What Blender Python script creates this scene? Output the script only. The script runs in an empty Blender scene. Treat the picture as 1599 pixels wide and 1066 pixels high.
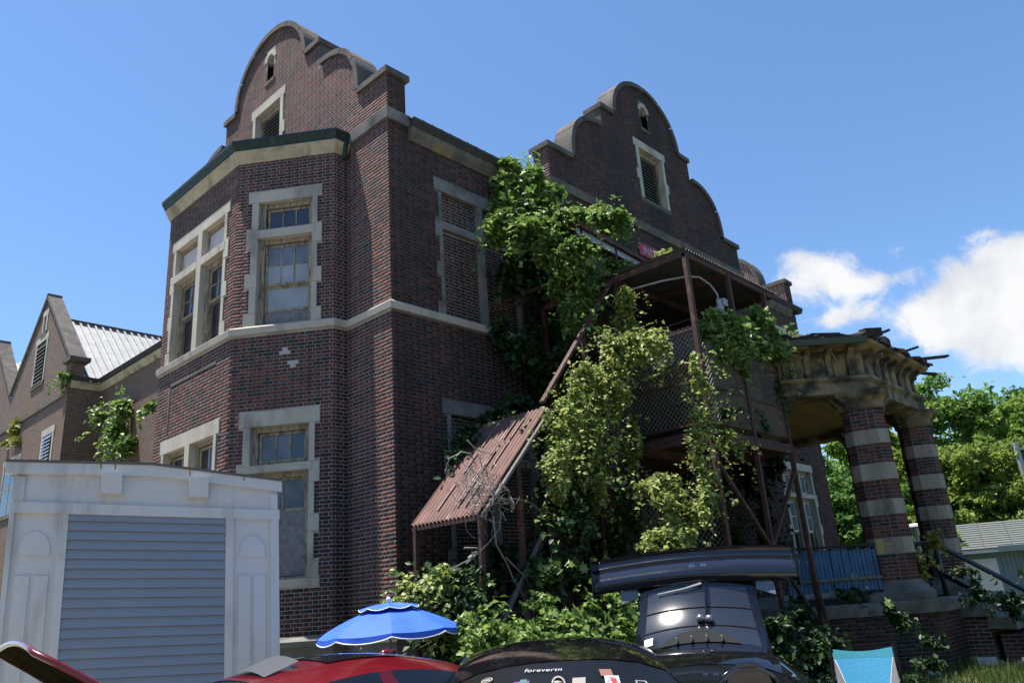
import bpy, math, random
import numpy as np
from mathutils import Vector, Matrix
random.seed(7); RNG = np.random.default_rng(11)
C = bpy.context.scene.collection
SC = bpy.context.scene
# ------------------------------------------------------------------ camera
FPX = 1229.9
YAW, PITCH, ROLL = 0.7416, 0.3222, -0.0713
CAM = np.array([-8.1114, -10.2433, 1.6])
def _cam():
    f = np.array([math.cos(YAW)*math.cos(PITCH), math.sin(YAW)*math.cos(PITCH), math.sin(PITCH)])
    r = np.array([math.sin(YAW), -math.cos(YAW), 0.]); u = np.cross(r, f)
    c, s = math.cos(ROLL), math.sin(ROLL)
    return f, c*r+s*u, -s*r+c*u
CF, CR, CU = _cam()
cd = bpy.data.cameras.new('camera'); co = bpy.data.objects.new('camera', cd); C.objects.link(co)
cd.sensor_width = 36; cd.lens = FPX/1599*36; cd.clip_start = .1; cd.clip_end = 3000
M = Matrix.Identity(4)
for i in range(3):
    M[i][0], M[i][1], M[i][2], M[i][3] = CR[i], CU[i], -CF[i], CAM[i]
co.matrix_world = M; SC.camera = co
def ray(u, v): return CF + CR*(u-799.5)/FPX - CU*(v-533)/FPX
def at_y(u, v, y):                       # point on the vertical plane y = const
    r = ray(u, v); return CAM + r*(y-CAM[1])/r[1]
def at_d(u, v, d): return CAM + d*ray(u, v)
def at_x(u, v, x):
    r = ray(u, v); return CAM + r*(x-CAM[0])/r[0]
# ------------------------------------------------------------------ sky, sun, exposure
SUN = Vector((-.17, .25, 1.0)).normalized()
w = bpy.data.worlds.new('World'); SC.world = w; w.use_nodes = True
nt = w.node_tree; nt.nodes.clear()
def N(t, ty, **k):
    n = t.nodes.new(ty)
    for a, b in k.items(): setattr(n, a, b)
    return n
def L(t, a, b): t.links.new(a, b)
out = N(nt, 'ShaderNodeOutputWorld'); bg = N(nt, 'ShaderNodeBackground')
sky = N(nt, 'ShaderNodeTexSky', sky_type='NISHITA'); sky.sun_disc = False
sky.sun_elevation = math.asin(SUN.z); sky.sun_rotation = math.atan2(SUN.x, SUN.y)
sky.altitude = 100; sky.air_density = 1.0; sky.dust_density = .25; sky.ozone_density = 2.2
bg.inputs[1].default_value = .108
def vdot(vec, v):
    n = N(nt, 'ShaderNodeVectorMath', operation='DOT_PRODUCT'); L(nt, vec, n.inputs[0]); n.inputs[1].default_value = tuple(v); return n.outputs['Value']
def mth(op, a, b=None, c=None, t=None):
    t = t or nt
    n = N(t, 'ShaderNodeMath', operation=op)
    for i, x in enumerate((a, b, c)):
        if x is None: continue
        if isinstance(x, (int, float)): n.inputs[i].default_value = x
        else: L(t, x, n.inputs[i])
    return n.outputs[0]
tc = N(nt, 'ShaderNodeTexCoord'); dv = tc.outputs['Generated']
cf = ray(1420, 470); cf = cf/np.linalg.norm(cf)
cr = np.cross(cf, [0, 0, 1]); cr /= np.linalg.norm(cr); cu = np.cross(cr, cf)
w_ = mth('MAXIMUM', vdot(dv, cf), .05)
px = mth('DIVIDE', vdot(dv, cr), w_); py = mth('DIVIDE', vdot(dv, cu), w_)
cmb = N(nt, 'ShaderNodeCombineXYZ'); L(nt, px, cmb.inputs[0]); L(nt, py, cmb.inputs[1])
nz = N(nt, 'ShaderNodeTexNoise'); nz.inputs['Scale'].default_value = 13; nz.inputs['Detail'].default_value = 12; nz.inputs['Roughness'].default_value = .66
nz.inputs['Distortion'].default_value = .35
L(nt, cmb.outputs[0], nz.inputs['Vector'])
tot = None
def cblob(u, v, ru, rv, s):
    global tot
    d = ray(u, v); x, y = d@cr/(d@cf), d@cu/(d@cf); k = 1/FPX*.96
    a = mth('DIVIDE', mth('SUBTRACT', px, float(x)), ru*k); b = mth('DIVIDE', mth('SUBTRACT', py, float(y)), rv*k)
    q = mth('ADD', mth('MULTIPLY', a, a), mth('MULTIPLY', b, b))
    g = mth('MULTIPLY', mth('EXPONENT', mth('MULTIPLY', q, -1.)), s)
    tot = g if tot is None else mth('ADD', tot, g)
for b in ((1290, 430, 76, 44, 1.15), (1235, 400, 30, 20, .5), (1320, 498, 70, 20, .95), (1372, 440, 45, 14, .7), (1500, 455, 72, 55, 1.2), (1590, 420, 60, 55, 1.1), (1585, 530, 75, 42, 1.15), (1500, 510, 60, 20, .7), (1268, 366, 14, 9, .55),
          (1405, 388, 14, 10, .4), (1460, 500, 60, 32, .7), (1370, 535, 22, 12, .5), (1700, 480, 120, 90, 1.0)): cblob(*b)
cl = mth('ADD', mth('MULTIPLY', mth('SUBTRACT', nz.outputs['Fac'], .5), 3.0), mth('SUBTRACT', tot, .48))
mr = N(nt, 'ShaderNodeMapRange', interpolation_type='SMOOTHSTEP'); L(nt, cl, mr.inputs[0]); mr.inputs[1].default_value = .0; mr.inputs[2].default_value = .72
gate = N(nt, 'ShaderNodeMapRange'); L(nt, tot, gate.inputs[0]); gate.inputs[1].default_value = .05; gate.inputs[2].default_value = .4
fac = mth('MULTIPLY', mr.outputs[0], gate.outputs[0])
nz2 = N(nt, 'ShaderNodeTexNoise'); nz2.inputs['Scale'].default_value = 14; nz2.inputs['Detail'].default_value = 5; L(nt, cmb.outputs[0], nz2.inputs['Vector'])
cr_ = N(nt, 'ShaderNodeValToRGB'); L(nt, nz2.outputs['Fac'], cr_.inputs[0])
cr_.color_ramp.elements[0].position = .3; cr_.color_ramp.elements[0].color = (3.2, 3.35, 3.65, 1); cr_.color_ramp.elements[1].position = .62; cr_.color_ramp.elements[1].color = (4.7, 4.72, 4.75, 1)
mx = N(nt, 'ShaderNodeMix', data_type='RGBA'); L(nt, mth('MULTIPLY', fac, .97), mx.inputs[0]); 
tint = N(nt, 'ShaderNodeMix', data_type='RGBA', blend_type='MULTIPLY'); tint.inputs[0].default_value = 1; L(nt, sky.outputs[0], tint.inputs[6]); tint.inputs[7].default_value = (.74, .88, 1.0, 1)
L(nt, tint.outputs[2], mx.inputs[6]); L(nt, cr_.outputs[0], mx.inputs[7])
L(nt, mx.outputs[2], bg.inputs[0]); L(nt, bg.outputs[0], out.inputs[0])
sl = bpy.data.lights.new('sun', 'SUN'); sl.energy = 5.0; sl.angle = math.radians(.53); sl.color = (1, .95, .87)
so = bpy.data.objects.new('sun', sl); C.objects.link(so); so.rotation_euler = SUN.to_track_quat('Z', 'Y').to_euler(); so.location = (-20, 20, 60)
SC.view_settings.view_transform = 'Standard'; SC.view_settings.look = 'None'; SC.view_settings.gamma = 1; SC.view_settings.use_curve_mapping = False
SC.view_settings.exposure = 0.95
# ------------------------------------------------------------------ materials
MATS = {}
def mat(name, col, rough=.8, col2=None, scale=6, metal=0, bump=0, bscale=60, spec=.5, col3=None, thr3=(.6, .7), scale3=3, stretch=(1, 1, 1), coat=0, detail=6, rng=(.35, .65)):
    m = bpy.data.materials.new(name); m.use_nodes = True; t = m.node_tree; p = t.nodes['Principled BSDF']
    p.inputs['Roughness'].default_value = rough; p.inputs['Metallic'].default_value = metal; p.inputs['Specular IOR Level'].default_value = spec
    p.inputs['Coat Weight'].default_value = coat; p.inputs['Coat Roughness'].default_value = .03
    p.inputs['Base Color'].default_value = (*col, 1)
    tc = N(t, 'ShaderNodeTexCoord'); mp = N(t, 'ShaderNodeMapping'); mp.inputs['Scale'].default_value = stretch; L(t, tc.outputs['Object'], mp.inputs[0]); vec = mp.outputs[0]
    src = None
    if col2:
        n = N(t, 'ShaderNodeTexNoise'); n.inputs['Scale'].default_value = scale; n.inputs['Detail'].default_value = detail; n.inputs['Roughness'].default_value = .65; L(t, vec, n.inputs['Vector'])
        r = N(t, 'ShaderNodeValToRGB'); r.color_ramp.elements[0].position, r.color_ramp.elements[1].position = rng
        r.color_ramp.elements[0].color = (*col, 1); r.color_ramp.elements[1].color = (*col2, 1); L(t, n.outputs['Fac'], r.inputs[0]); src = r.outputs[0]
    if col3:
        n = N(t, 'ShaderNodeTexNoise'); n.inputs['Scale'].default_value = scale3; n.inputs['Detail'].default_value = 8; L(t, vec, n.inputs['Vector'])
        mr = N(t, 'ShaderNodeMapRange'); L(t, n.outputs['Fac'], mr.inputs[0]); mr.inputs[1].default_value, mr.inputs[2].default_value = thr3
        x = N(t, 'ShaderNodeMix', data_type='RGBA'); L(t, mr.outputs[0], x.inputs[0]); x.inputs[7].default_value = (*col3, 1)
        if src: L(t, src, x.inputs[6])
        else: x.inputs[6].default_value = (*col, 1)
        src = x.outputs[2]
    if src: L(t, src, p.inputs['Base Color'])
    if bump:
        n = N(t, 'ShaderNodeTexNoise'); n.inputs['Scale'].default_value = bscale; n.inputs['Detail'].default_value = 5; L(t, vec, n.inputs['Vector'])
        b = N(t, 'ShaderNodeBump'); b.inputs['Strength'].default_value = bump; b.inputs['Distance'].default_value = .02; L(t, n.outputs['Fac'], b.inputs['Height']); L(t, b.outputs[0], p.inputs['Normal'])
    MATS[name] = m; return m
def tone_mat(name, stops, rough=.85, dirt=None, dscale=1.2, dthr=(.5, .7), transl=0, spec=.4, bump=0, dstretch=(1, 1, 1), damt=.75):
    """colour from the per-face 'tone' attribute, plus optional soot"""
    m = bpy.data.materials.new(name); m.use_nodes = True; t = m.node_tree; p = t.nodes['Principled BSDF']
    p.inputs['Roughness'].default_value = rough; p.inputs['Specular IOR Level'].default_value = spec
    a = N(t, 'ShaderNodeAttribute', attribute_name='tone'); r = N(t, 'ShaderNodeValToRGB'); L(t, a.outputs['Fac'], r.inputs[0])
    e = r.color_ramp.elements
    while len(e) < len(stops): e.new(.5)
    for k, (pos, c) in enumerate(stops): e[k].position = pos; e[k].color = (*c, 1)
    src = r.outputs[0]
    tc = N(t, 'ShaderNodeTexCoord'); mp = N(t, 'ShaderNodeMapping'); mp.inputs['Scale'].default_value = dstretch; L(t, tc.outputs['Object'], mp.inputs[0])
    if dirt:
        n = N(t, 'ShaderNodeTexNoise'); n.inputs['Scale'].default_value = dscale; n.inputs['Detail'].default_value = 8; n.inputs['Roughness'].default_value = .6; L(t, mp.outputs[0], n.inputs['Vector'])
        mr = N(t, 'ShaderNodeMapRange'); L(t, n.outputs['Fac'], mr.inputs[0]); mr.inputs[1].default_value, mr.inputs[2].default_value = dthr; mr.inputs[4].default_value = damt
        x = N(t, 'ShaderNodeMix', data_type='RGBA'); L(t, mr.outputs[0], x.inputs[0]); L(t, src, x.inputs[6]); x.inputs[7].default_value = (*dirt, 1); src = x.outputs[2]
    L(t, src, p.inputs['Base Color'])
    if bump:
        n = N(t, 'ShaderNodeTexNoise'); n.inputs['Scale'].default_value = 90; n.inputs['Detail'].default_value = 4; L(t, tc.outputs['Object'], n.inputs['Vector'])
        b = N(t, 'ShaderNodeBump'); b.inputs['Strength'].default_value = bump; b.inputs['Distance'].default_value = .01; L(t, n.outputs['Fac'], b.inputs['Height']); L(t, b.outputs[0], p.inputs['Normal'])
    if transl:
        tr = N(t, 'ShaderNodeBsdfTranslucent'); L(t, src, tr.inputs[0]); ms = N(t, 'ShaderNodeMixShader'); ms.inputs[0].default_value = transl
        o = t.nodes['Material Output']; L(t, p.outputs[0], ms.inputs[1]); L(t, tr.outputs[0], ms.inputs[2]); L(t, ms.outputs[0], o.inputs[0])
    MATS[name] = m; return m
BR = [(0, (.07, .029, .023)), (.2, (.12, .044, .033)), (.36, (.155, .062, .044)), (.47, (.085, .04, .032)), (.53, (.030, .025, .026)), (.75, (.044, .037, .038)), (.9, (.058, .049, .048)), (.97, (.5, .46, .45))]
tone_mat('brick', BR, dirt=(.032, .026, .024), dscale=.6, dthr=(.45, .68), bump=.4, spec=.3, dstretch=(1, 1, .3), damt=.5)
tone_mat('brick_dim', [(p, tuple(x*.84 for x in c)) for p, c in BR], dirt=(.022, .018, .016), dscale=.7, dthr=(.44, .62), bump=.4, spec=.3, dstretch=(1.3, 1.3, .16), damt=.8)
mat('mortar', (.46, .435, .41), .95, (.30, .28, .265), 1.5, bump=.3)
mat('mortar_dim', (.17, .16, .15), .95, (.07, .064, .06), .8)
mat('limestone', (.50, .455, .365), .85, (.40, .365, .31), 2.5, bump=.25, bscale=40, col3=(.15, .14, .12), thr3=(.56, .80), scale3=2.2, stretch=(1, 1, .4))
mat('band_stone', (.37, .325, .255), .85, (.25, .22, .175), 3, bump=.3, bscale=30, col3=(.11, .10, .08), thr3=(.54, .72), scale3=2.6, stretch=(1.6, 1.6, .5))
mat('grey_stone', (.24, .225, .2), .9, (.15, .14, .13), 2, bump=.3, bscale=30, col3=(.07, .066, .06), thr3=(.5, .7), scale3=1.6)
mat('coping', (.125, .108, .095), .94, (.06, .053, .047), 2.6, bump=.6, bscale=25, col3=(.22, .20, .13), thr3=(.66, .76), scale3=3)
mat('yellow_lichen_stone', (.17, .145, .105), .92, (.075, .067, .057), 2.5, bump=.4, bscale=30, col3=(.30, .20, .05), thr3=(.55, .7), scale3=1.4)
mat('copper', (.011, .023, .020), .5, (.024, .048, .04), 5, bump=.2, bscale=12, metal=.3, col3=(.12, .2, .17), thr3=(.66, .78), scale3=4, stretch=(3, 3, .5))
mat('cream_cove', (.52, .44, .29), .8, (.36, .30, .2), 3, bump=.2, col3=(.10, .09, .07), thr3=(.55, .75), scale3=2.2)
mat('old_wood', (.42, .36, .25), .8, (.26, .21, .14), 8, bump=.5, bscale=50, col3=(.14, .12, .10), thr3=(.5, .62), scale3=9, stretch=(2, 2, .5))
mat('grey_wood', (.20, .185, .165), .85, (.10, .09, .08), 7, bump=.4, stretch=(3, 3, .4))
mat('glass', (.018, .022, .027), .04, spec=.8)
mat('dusty_glass', (.16, .19, .225), .25, (.09, .11, .13), 3, spec=.6)
mat('board_blue', (.33, .37, .40), .6, (.27, .30, .32), 3)
mat('board_pink', (.56, .50, .49), .7, (.48, .43, .42), 3)
mat('plywood', (.17, .165, .16), .85, (.24, .235, .23), 9, col3=(.12, .115, .11), thr3=(.55, .7), scale3=14)
mat('black_void', (.008, .008, .008), .95)
mat('louver', (.035, .033, .03), .8)
mat('metal_roof', (.42, .42, .41), .5, (.32, .32, .315), 3, metal=.3)
mat('dark_roof', (.055, .05, .048), .9, (.03, .028, .027), 5, bump=.4)
mat('rust', (.085, .034, .026), .75, (.045, .02, .017), 9, bump=.3, bscale=60, col3=(.15, .065, .035), thr3=(.58, .68), scale3=6)
mat('rust_roof', (.175, .078, .055), .75, (.10, .043, .032), 3.5, bump=.2, col3=(.28, .17, .135), thr3=(.60, .72), scale3=5, stretch=(.5, 2, .5))
mat('pale_rust', (.42, .33, .31), .6, (.2, .1, .09), 5)
mat('dark_sheet', (.028, .032, .03), .8, (.05, .05, .046), 4)
mat('wire', (.26, .25, .235), .6, metal=.2)
mat('conduit', (.33, .35, .35), .45, metal=.2)
mat('white_vinyl', (.66, .66, .63), .5, (.62, .615, .585), 2.5, bump=.05, col3=(.36, .35, .30), thr3=(.58, .8), scale3=2.2, stretch=(1.5, 1.5, .35))
mat('grey_vinyl', (.27, .31, .35), .5, (.245, .285, .325), 3, bump=.05, bscale=100)
mat('shed_roof', (.12, .12, .115), .9)
mat('rust_stain', (.33, .17, .04), .9)
mat('umbrella_blue', (.03, .11, .60), .65, (.04, .14, .66), 3, spec=.3, bump=.35, bscale=7)
mat('white_trim', (.75, .75, .75), .6)
mat('pole_metal', (.55, .55, .56), .35, metal=.6)
mat('chair_teal', (.02, .19, .25), .85, bump=.2, bscale=40); mat('chair_blue', (.03, .22, .38), .85, bump=.2, bscale=40)
mat('chair_grey', (.16, .155, .165), .9, bump=.2, bscale=300)
mat('dark_metal', (.016, .016, .018), .35, spec=.3)
mat('red_paint', (.12, .003, .007), .22, coat=.6, spec=.5)
mat('black_paint', (.005, .005, .006), .07, coat=.3, spec=.45)
mat('hood_felt', (.014, .013, .011), .9, (.03, .035, .012), 7, spec=0)
mat('smoked_plate', (.075, .078, .085), .35)
mat('carbon', (.007, .008, .012), .07, coat=.5, spec=.6, bump=.5, bscale=1.6)
mat('car_glass', (.008, .010, .012), .02, spec=.9)
mat('rear_glass', (.004, .004, .0045), .3, spec=.3)
mat('mirror_glass', (.016, .018, .022), .13, spec=.9, coat=.4)
mat('tyre', (.012, .012, .012), .85); mat('rim', (.3, .3, .31), .3, metal=.8)
mat('lens', (.5, .52, .55), .08, spec=.8); mat('lamp_red', (.35, .01, .01), .2)
mat('white_sticker', (.5, .5, .48), .5); mat('beige_sticker', (.26, .245, .21), .6); mat('orange_sticker', (.20, .085, .06), .6); mat('purple_sticker', (.10, .03, .14), .5); mat('teal_sticker', (.03, .12, .13), .5); mat('red_sticker', (.4, .02, .02), .5); mat('black_print', (.01, .01, .01), .6)
mat('sign_red', (.36, .012, .02), .5)
mat('bark', (.075, .055, .04), .95, (.04, .03, .022), 8, bump=.6, bscale=20, stretch=(1, 1, .25))
mat('twig', (.30, .27, .24), .9, (.19, .17, .15), 12); mat('vine_stem', (.09, .06, .04), .9)
mat('concrete', (.20, .185, .155), .9, (.12, .11, .092), 3, bump=.4, bscale=25, col3=(.08, .08, .06), thr3=(.55, .72), scale3=2)
mat('rubble_pink', (.42, .33, .28), .95, (.3, .19, .15), 6, bump=.4); mat('rubble_white', (.52, .49, .45), .95, (.38, .35, .31), 6, bump=.4)
mat('yellow_plaster', (.30, .22, .11), .85, (.20, .14, .07), 3, bump=.3, bscale=18, col3=(.05, .042, .03), thr3=(.46, .62), scale3=2.4)
mat('cream_plaster', (.27, .225, .14), .85, (.18, .13, .065), 4, bump=.3, bscale=18, col3=(.045, .04, .03), thr3=(.44, .6), scale3=2.6)
mat('ceiling_plaster', (.34, .23, .085), .9, (.24, .16, .06), 2, bump=.5, bscale=12)
mat('charred', (.016, .014, .013), .95, (.04, .036, .032), 6, bump=.6, bscale=20)
mat('blue_slat', (.022, .085, .20), .6, (.05, .15, .29), 3, stretch=(1, 1, .3), col3=(.02, .05, .09), thr3=(.55, .7))
mat('pipe_black', (.014, .014, .016), .35, coat=.4)
mat('green_gutter', (.035, .065, .055), .5); mat('yellow_paint', (.45, .36, .08), .8)
mat('shed_siding', (.17, .24, .28), .6, (.15, .215, .25), 2); mat('shingle_grey', (.14, .155, .145), .95, (.10, .11, .105), 14, bump=.5)
mat('door_white', (.72, .72, .70), .5)
mat('pole_wood', (.10, .085, .07), .9)
G1 = [(0, (.025, .06, .012)), (.4, (.10, .19, .035)), (.75, (.20, .31, .07)), (1, (.33, .42, .14))]
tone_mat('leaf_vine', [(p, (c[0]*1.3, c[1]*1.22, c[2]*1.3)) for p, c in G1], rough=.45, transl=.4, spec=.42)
tone_mat('leaf_dark', [(0, (.010, .028, .008)), (.5, (.022, .055, .013)), (1, (.05, .10, .022))], rough=.5, transl=.2, spec=.35)  # darker leaf copy, shade put into the colour of shadowed growth
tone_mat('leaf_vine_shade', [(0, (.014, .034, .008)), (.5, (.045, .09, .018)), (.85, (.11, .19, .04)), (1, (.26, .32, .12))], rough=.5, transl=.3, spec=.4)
tone_mat('leaf_honeysuckle', [(0, (.03, .07, .012)), (.22, (.115, .19, .03)), (.5, (.31, .38, .09)), (.85, (.55, .57, .22)), (1, (.74, .72, .46))], rough=.5, transl=.35, spec=.4)
tone_mat('leaf_tree', [(0, (0.048, 0.108, 0.019)), (.5, (0.144, 0.264, 0.043)), (1, (0.276, 0.396, 0.078))], rough=.6, transl=.42, spec=.3)
tone_mat('leaf_tree_yellow', [(0, (0.072, 0.132, 0.019)), (.5, (0.204, 0.288, 0.048)), (1, (0.360, 0.432, 0.096))], rough=.6, transl=.42, spec=.3)
tone_mat('leaf_bluegreen', [(0, (0.036, 0.096, 0.022)), (.5, (0.102, 0.216, 0.048)), (1, (0.204, 0.324, 0.084))], rough=.6, transl=.42, spec=.3)
tone_mat('leaf_yellow', [(0, (.10, .12, .012)), (.5, (.22, .22, .02)), (1, (.35, .33, .05))], rough=.5, transl=.3, spec=.4)
tone_mat('grass_blade', [(0, (.04, .08, .014)), (.6, (.10, .15, .03)), (1, (.22, .21, .08))], rough=.6, transl=.3, spec=.3)
mat('ground', (.060, .075, .026), .95, (.11, .095, .06), 1.4, bump=.6, bscale=12, col3=(.05, .075, .02), thr3=(.45, .6), scale3=.35)
mat('lot', (.25, .225, .185), .95, (.18, .16, .135), 1.2, bump=.4, bscale=40)
def wing_brick():
    m = bpy.data.materials.new('wing_brick'); m.use_nodes = True; t = m.node_tree; p = t.nodes['Principled BSDF']; p.inputs['Roughness'].default_value = .9
    tc = N(t, 'ShaderNodeTexCoord'); sx = N(t, 'ShaderNodeSeparateXYZ'); L(t, tc.outputs['Object'], sx.inputs[0])
    cb = N(t, 'ShaderNodeCombineXYZ'); L(t, mth('ADD', sx.outputs[0], sx.outputs[1], t=t), cb.inputs[0]); L(t, sx.outputs[2], cb.inputs[1])
    b = N(t, 'ShaderNodeTexBrick'); L(t, cb.outputs[0], b.inputs['Vector']); b.inputs['Scale'].default_value = 1; b.inputs['Brick Width'].default_value = .21; b.inputs['Row Height'].default_value = .0677; b.inputs['Mortar Size'].default_value = .008
    b.inputs['Color1'].default_value = (.14, .056, .034, 1); b.inputs['Color2'].default_value = (.04, .026, .022, 1); b.inputs['Mortar'].default_value = (.27, .235, .195, 1); b.inputs['Bias'].default_value = -.1
    n = N(t, 'ShaderNodeTexNoise'); n.inputs['Scale'].default_value = .4; n.inputs['Detail'].default_value = 8; L(t, tc.outputs['Object'], n.inputs['Vector'])
    mr = N(t, 'ShaderNodeMapRange'); L(t, n.outputs['Fac'], mr.inputs[0]); mr.inputs[1].default_value = .5; mr.inputs[2].default_value = .72; mr.inputs[4].default_value = .5
    x = N(t, 'ShaderNodeMix', data_type='RGBA'); L(t, mr.outputs[0], x.inputs[0]); L(t, b.outputs['Color'], x.inputs[6]); x.inputs[7].default_value = (.20, .12, .04, 1)
    L(t, x.outputs[2], p.inputs['Base Color']); MATS['wing_brick'] = m
wing_brick()
# ------------------------------------------------------------------ helpers
def V(*a): return np.array(a, float)
class MB:
    def __init__(s): s.v = []; s.f = []; s.t = []
    def add(s, vs, fs, tone=None):
        o = len(s.v); s.v += [tuple(map(float, p)) for p in vs]; s.f += [tuple(i+o for i in f) for f in fs]; s.t += [0 if tone is None else tone]*len(fs); return s
    def obox(s, o, a, b, c, tone=None):
        o, a, b, c = map(np.array, (o, a, b, c)); ps = [o, o+a, o+a+b, o+b, o+c, o+a+c, o+a+b+c, o+b+c]
        fs = [(0, 3, 2, 1), (4, 5, 6, 7), (0, 1, 5, 4), (1, 2, 6, 5), (2, 3, 7, 6), (3, 0, 4, 7)]
        if np.dot(np.cross(a, b), c) < 0: fs = [f[::-1] for f in fs]
        return s.add(ps, fs, tone)
    def box(s, x0, x1, y0, y1, z0, z1, tone=None): return s.obox((x0, y0, z0), (x1-x0, 0, 0), (0, y1-y0, 0), (0, 0, z1-z0), tone)
    def prism(s, poly, d, tone=None):            # poly: 3-D loop, d: extrusion vector
        n = len(poly); d = np.array(d); a = [np.array(p) for p in poly]
        return s.add(a+[p+d for p in a], [tuple(range(n))[::-1], tuple(range(n, 2*n))]+[(i, (i+1) % n, n+(i+1) % n, n+i) for i in range(n)], tone)
    def tube(s, pts, r, n=6, tone=None):
        pts = [np.array(p, float) for p in pts]; rs = r if isinstance(r, (list, tuple)) else [r]*len(pts); ring = []
        up = V(0.13, .21, .97)
        for i, p in enumerate(pts):
            t = pts[min(i+1, len(pts)-1)]-pts[max(i-1, 0)]; t = t/(np.linalg.norm(t)+1e-9)
            a = np.cross(t, up);
            if np.linalg.norm(a) < .05: a = np.cross(t, V(1, 0, 0))
            a /= np.linalg.norm(a); b = np.cross(t, a); ring += [p+rs[i]*(a*math.cos(2*math.pi*k/n)+b*math.sin(2*math.pi*k/n)) for k in range(n)]
        fs = [(i*n+k, i*n+(k+1) % n, (i+1)*n+(k+1) % n, (i+1)*n+k) for i in range(len(pts)-1) for k in range(n)]
        fs += [tuple(range(n))[::-1], tuple(range((len(pts)-1)*n, len(pts)*n))]
        return s.add(ring, fs, tone)
    def bar(s, p, q, wa, wb, up=(0, 0, 1)):      # rectangular bar between two points
        p, q = np.array(p, float), np.array(q, float); t = q-p; t /= np.linalg.norm(t); a = np.cross(t, up)
        if np.linalg.norm(a) < .05: a = V(1, 0, 0)
        a /= np.linalg.norm(a); b = np.cross(a, t); return s.obox(p-a*wa/2-b*wb/2, a*wa, b*wb, q-p)
    def sweep(s, path, prof, closed=False):      # path: 2-D points (outward is to the right of travel), prof: (offset, z)
        P = [np.array(p, float) for p in path]; n = len(P); offs = []
        for i in range(n):
            def nn(a, b): t = b-a; t /= np.linalg.norm(t); return V(t[1], -t[0])
            if i == 0: m = nn(P[0], P[1])
            elif i == n-1: m = nn(P[-2], P[-1])
            else:
                a, b = nn(P[i-1], P[i]), nn(P[i], P[i+1]); m = (a+b)/(1+a@b)
            offs.append(m)
        vs = [(P[i][0]+offs[i][0]*o, P[i][1]+offs[i][1]*o, z) for i in range(n) for o, z in prof]; k = len(prof)
        fs = [(i*k+j, i*k+(j+1) % k, (i+1)*k+(j+1) % k, (i+1)*k+j) for i in range(n-1) for j in range(k)]
        fs += [tuple(range(k))[::-1], tuple(range((n-1)*k, n*k))]
        return s.add(vs, fs)
    def grid(s, fn, nu, nv):
        vs = [fn(i/nu, j/nv) for i in range(nu+1) for j in range(nv+1)]
        return s.add(vs, [(i*(nv+1)+j, (i+1)*(nv+1)+j, (i+1)*(nv+1)+j+1, i*(nv+1)+j+1) for i in range(nu) for j in range(nv)])
    def mesh(s, name, m, smooth=False, tone=False):
        me = bpy.data.meshes.new(name); me.from_pydata(s.v, [], s.f); me.materials.append(MATS[m])
        if tone: a = me.attributes.new('tone', 'FLOAT', 'FACE'); a.data.foreach_set('value', np.array(s.t, np.float32))
        if smooth: me.shade_smooth() if hasattr(me, 'shade_smooth') else me.polygons.foreach_set('use_smooth', [True]*len(me.polygons))
        me.update(); return me
    def obj(s, name, m, parent=None, smooth=False, tone=False, **kw):
        o = bpy.data.objects.new(name, s.mesh(name, m, smooth, tone)); C.objects.link(o)
        if parent is not None: o.parent = parent
        for k, v in kw.items(): o[k] = v
        return o
def np_mesh(name, verts, faces, tones, m, parent=None, **kw):
    """verts (n,3), faces (k,c) of equal size, tones (k)"""
    me = bpy.data.meshes.new(name); c = faces.shape[1]
    me.vertices.add(len(verts)); me.vertices.foreach_set('co', verts.astype(np.float32).ravel())
    me.loops.add(faces.size); me.loops.foreach_set('vertex_index', faces.astype(np.int32).ravel())
    me.polygons.add(len(faces)); me.polygons.foreach_set('loop_start', np.arange(0, faces.size, c, dtype=np.int32)); me.polygons.foreach_set('loop_total', np.full(len(faces), c, np.int32))
    me.materials.append(MATS[m]); a = me.attributes.new('tone', 'FLOAT', 'FACE'); a.data.foreach_set('value', tones.astype(np.float32))
    me.update(calc_edges=True); o = bpy.data.objects.new(name, me); C.objects.link(o)
    if parent is not None: o.parent = parent
    for k, v in kw.items(): o[k] = v
    return o
def empty(name, loc=(0, 0, 0), parent=None, label=None, cat=None, group=None, rot=None):
    o = bpy.data.objects.new(name, None); C.objects.link(o); o.location = tuple(map(float, loc)); o.empty_display_size = .3
    if rot is not None: o.rotation_euler = rot
    if parent is not None: o.parent = parent
    if label: o['label'] = label; o['category'] = cat
    if group: o['group'] = group
    return o
def tag(o, label, cat, group=None):
    o['label'] = label; o['category'] = cat
    if group: o['group'] = group
    return o
# ------------------------------------------------------------------ brickwork
CO = .0677; PER = .3175; SL = .2035; HL = .095; JT = .0095
BOXF = np.array([[4, 5, 6, 7], [0, 1, 5, 4], [1, 2, 6, 5], [2, 3, 7, 6], [3, 0, 4, 7]])
def sub_iv(iv, holes):
    for a, b in holes:
        r = []
        for x, y in iv:
            if b <= x or a >= y: r.append((x, y))
            else:
                if a > x: r.append((x, a))
                if b < y: r.append((b, y))
        iv = r
    return iv
def brick_list(z0, z1, ivfn, zbase=1.36, dark=.82, phase=0.):
    out = []; k = int(math.floor((z0-zbase)/CO+.001))
    while True:
        zl = zbase+k*CO+.005; zh = zl+CO-JT
        if zl > z1-.012: break
        zl2, zh2 = max(zl, z0), min(zh, z1)
        if zh2-zl2 > .02:
            for a, b in ivfn((zl2+zh2)/2):
                u = a-PER+((-a+phase) % PER)-PER + (PER/2 if k % 2 else 0)
                while u < b:
                    for hd, u0, u1 in ((0, u, u+SL), (1, u+SL+JT, u+SL+JT+HL)):
                        c0, c1 = max(u0, a+.0005), min(u1, b-.0005)
                        if c1-c0 > .007: out.append((c0, c1, zl2, zh2, hd))
                    u += PER
        k += 1
    return out
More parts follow.
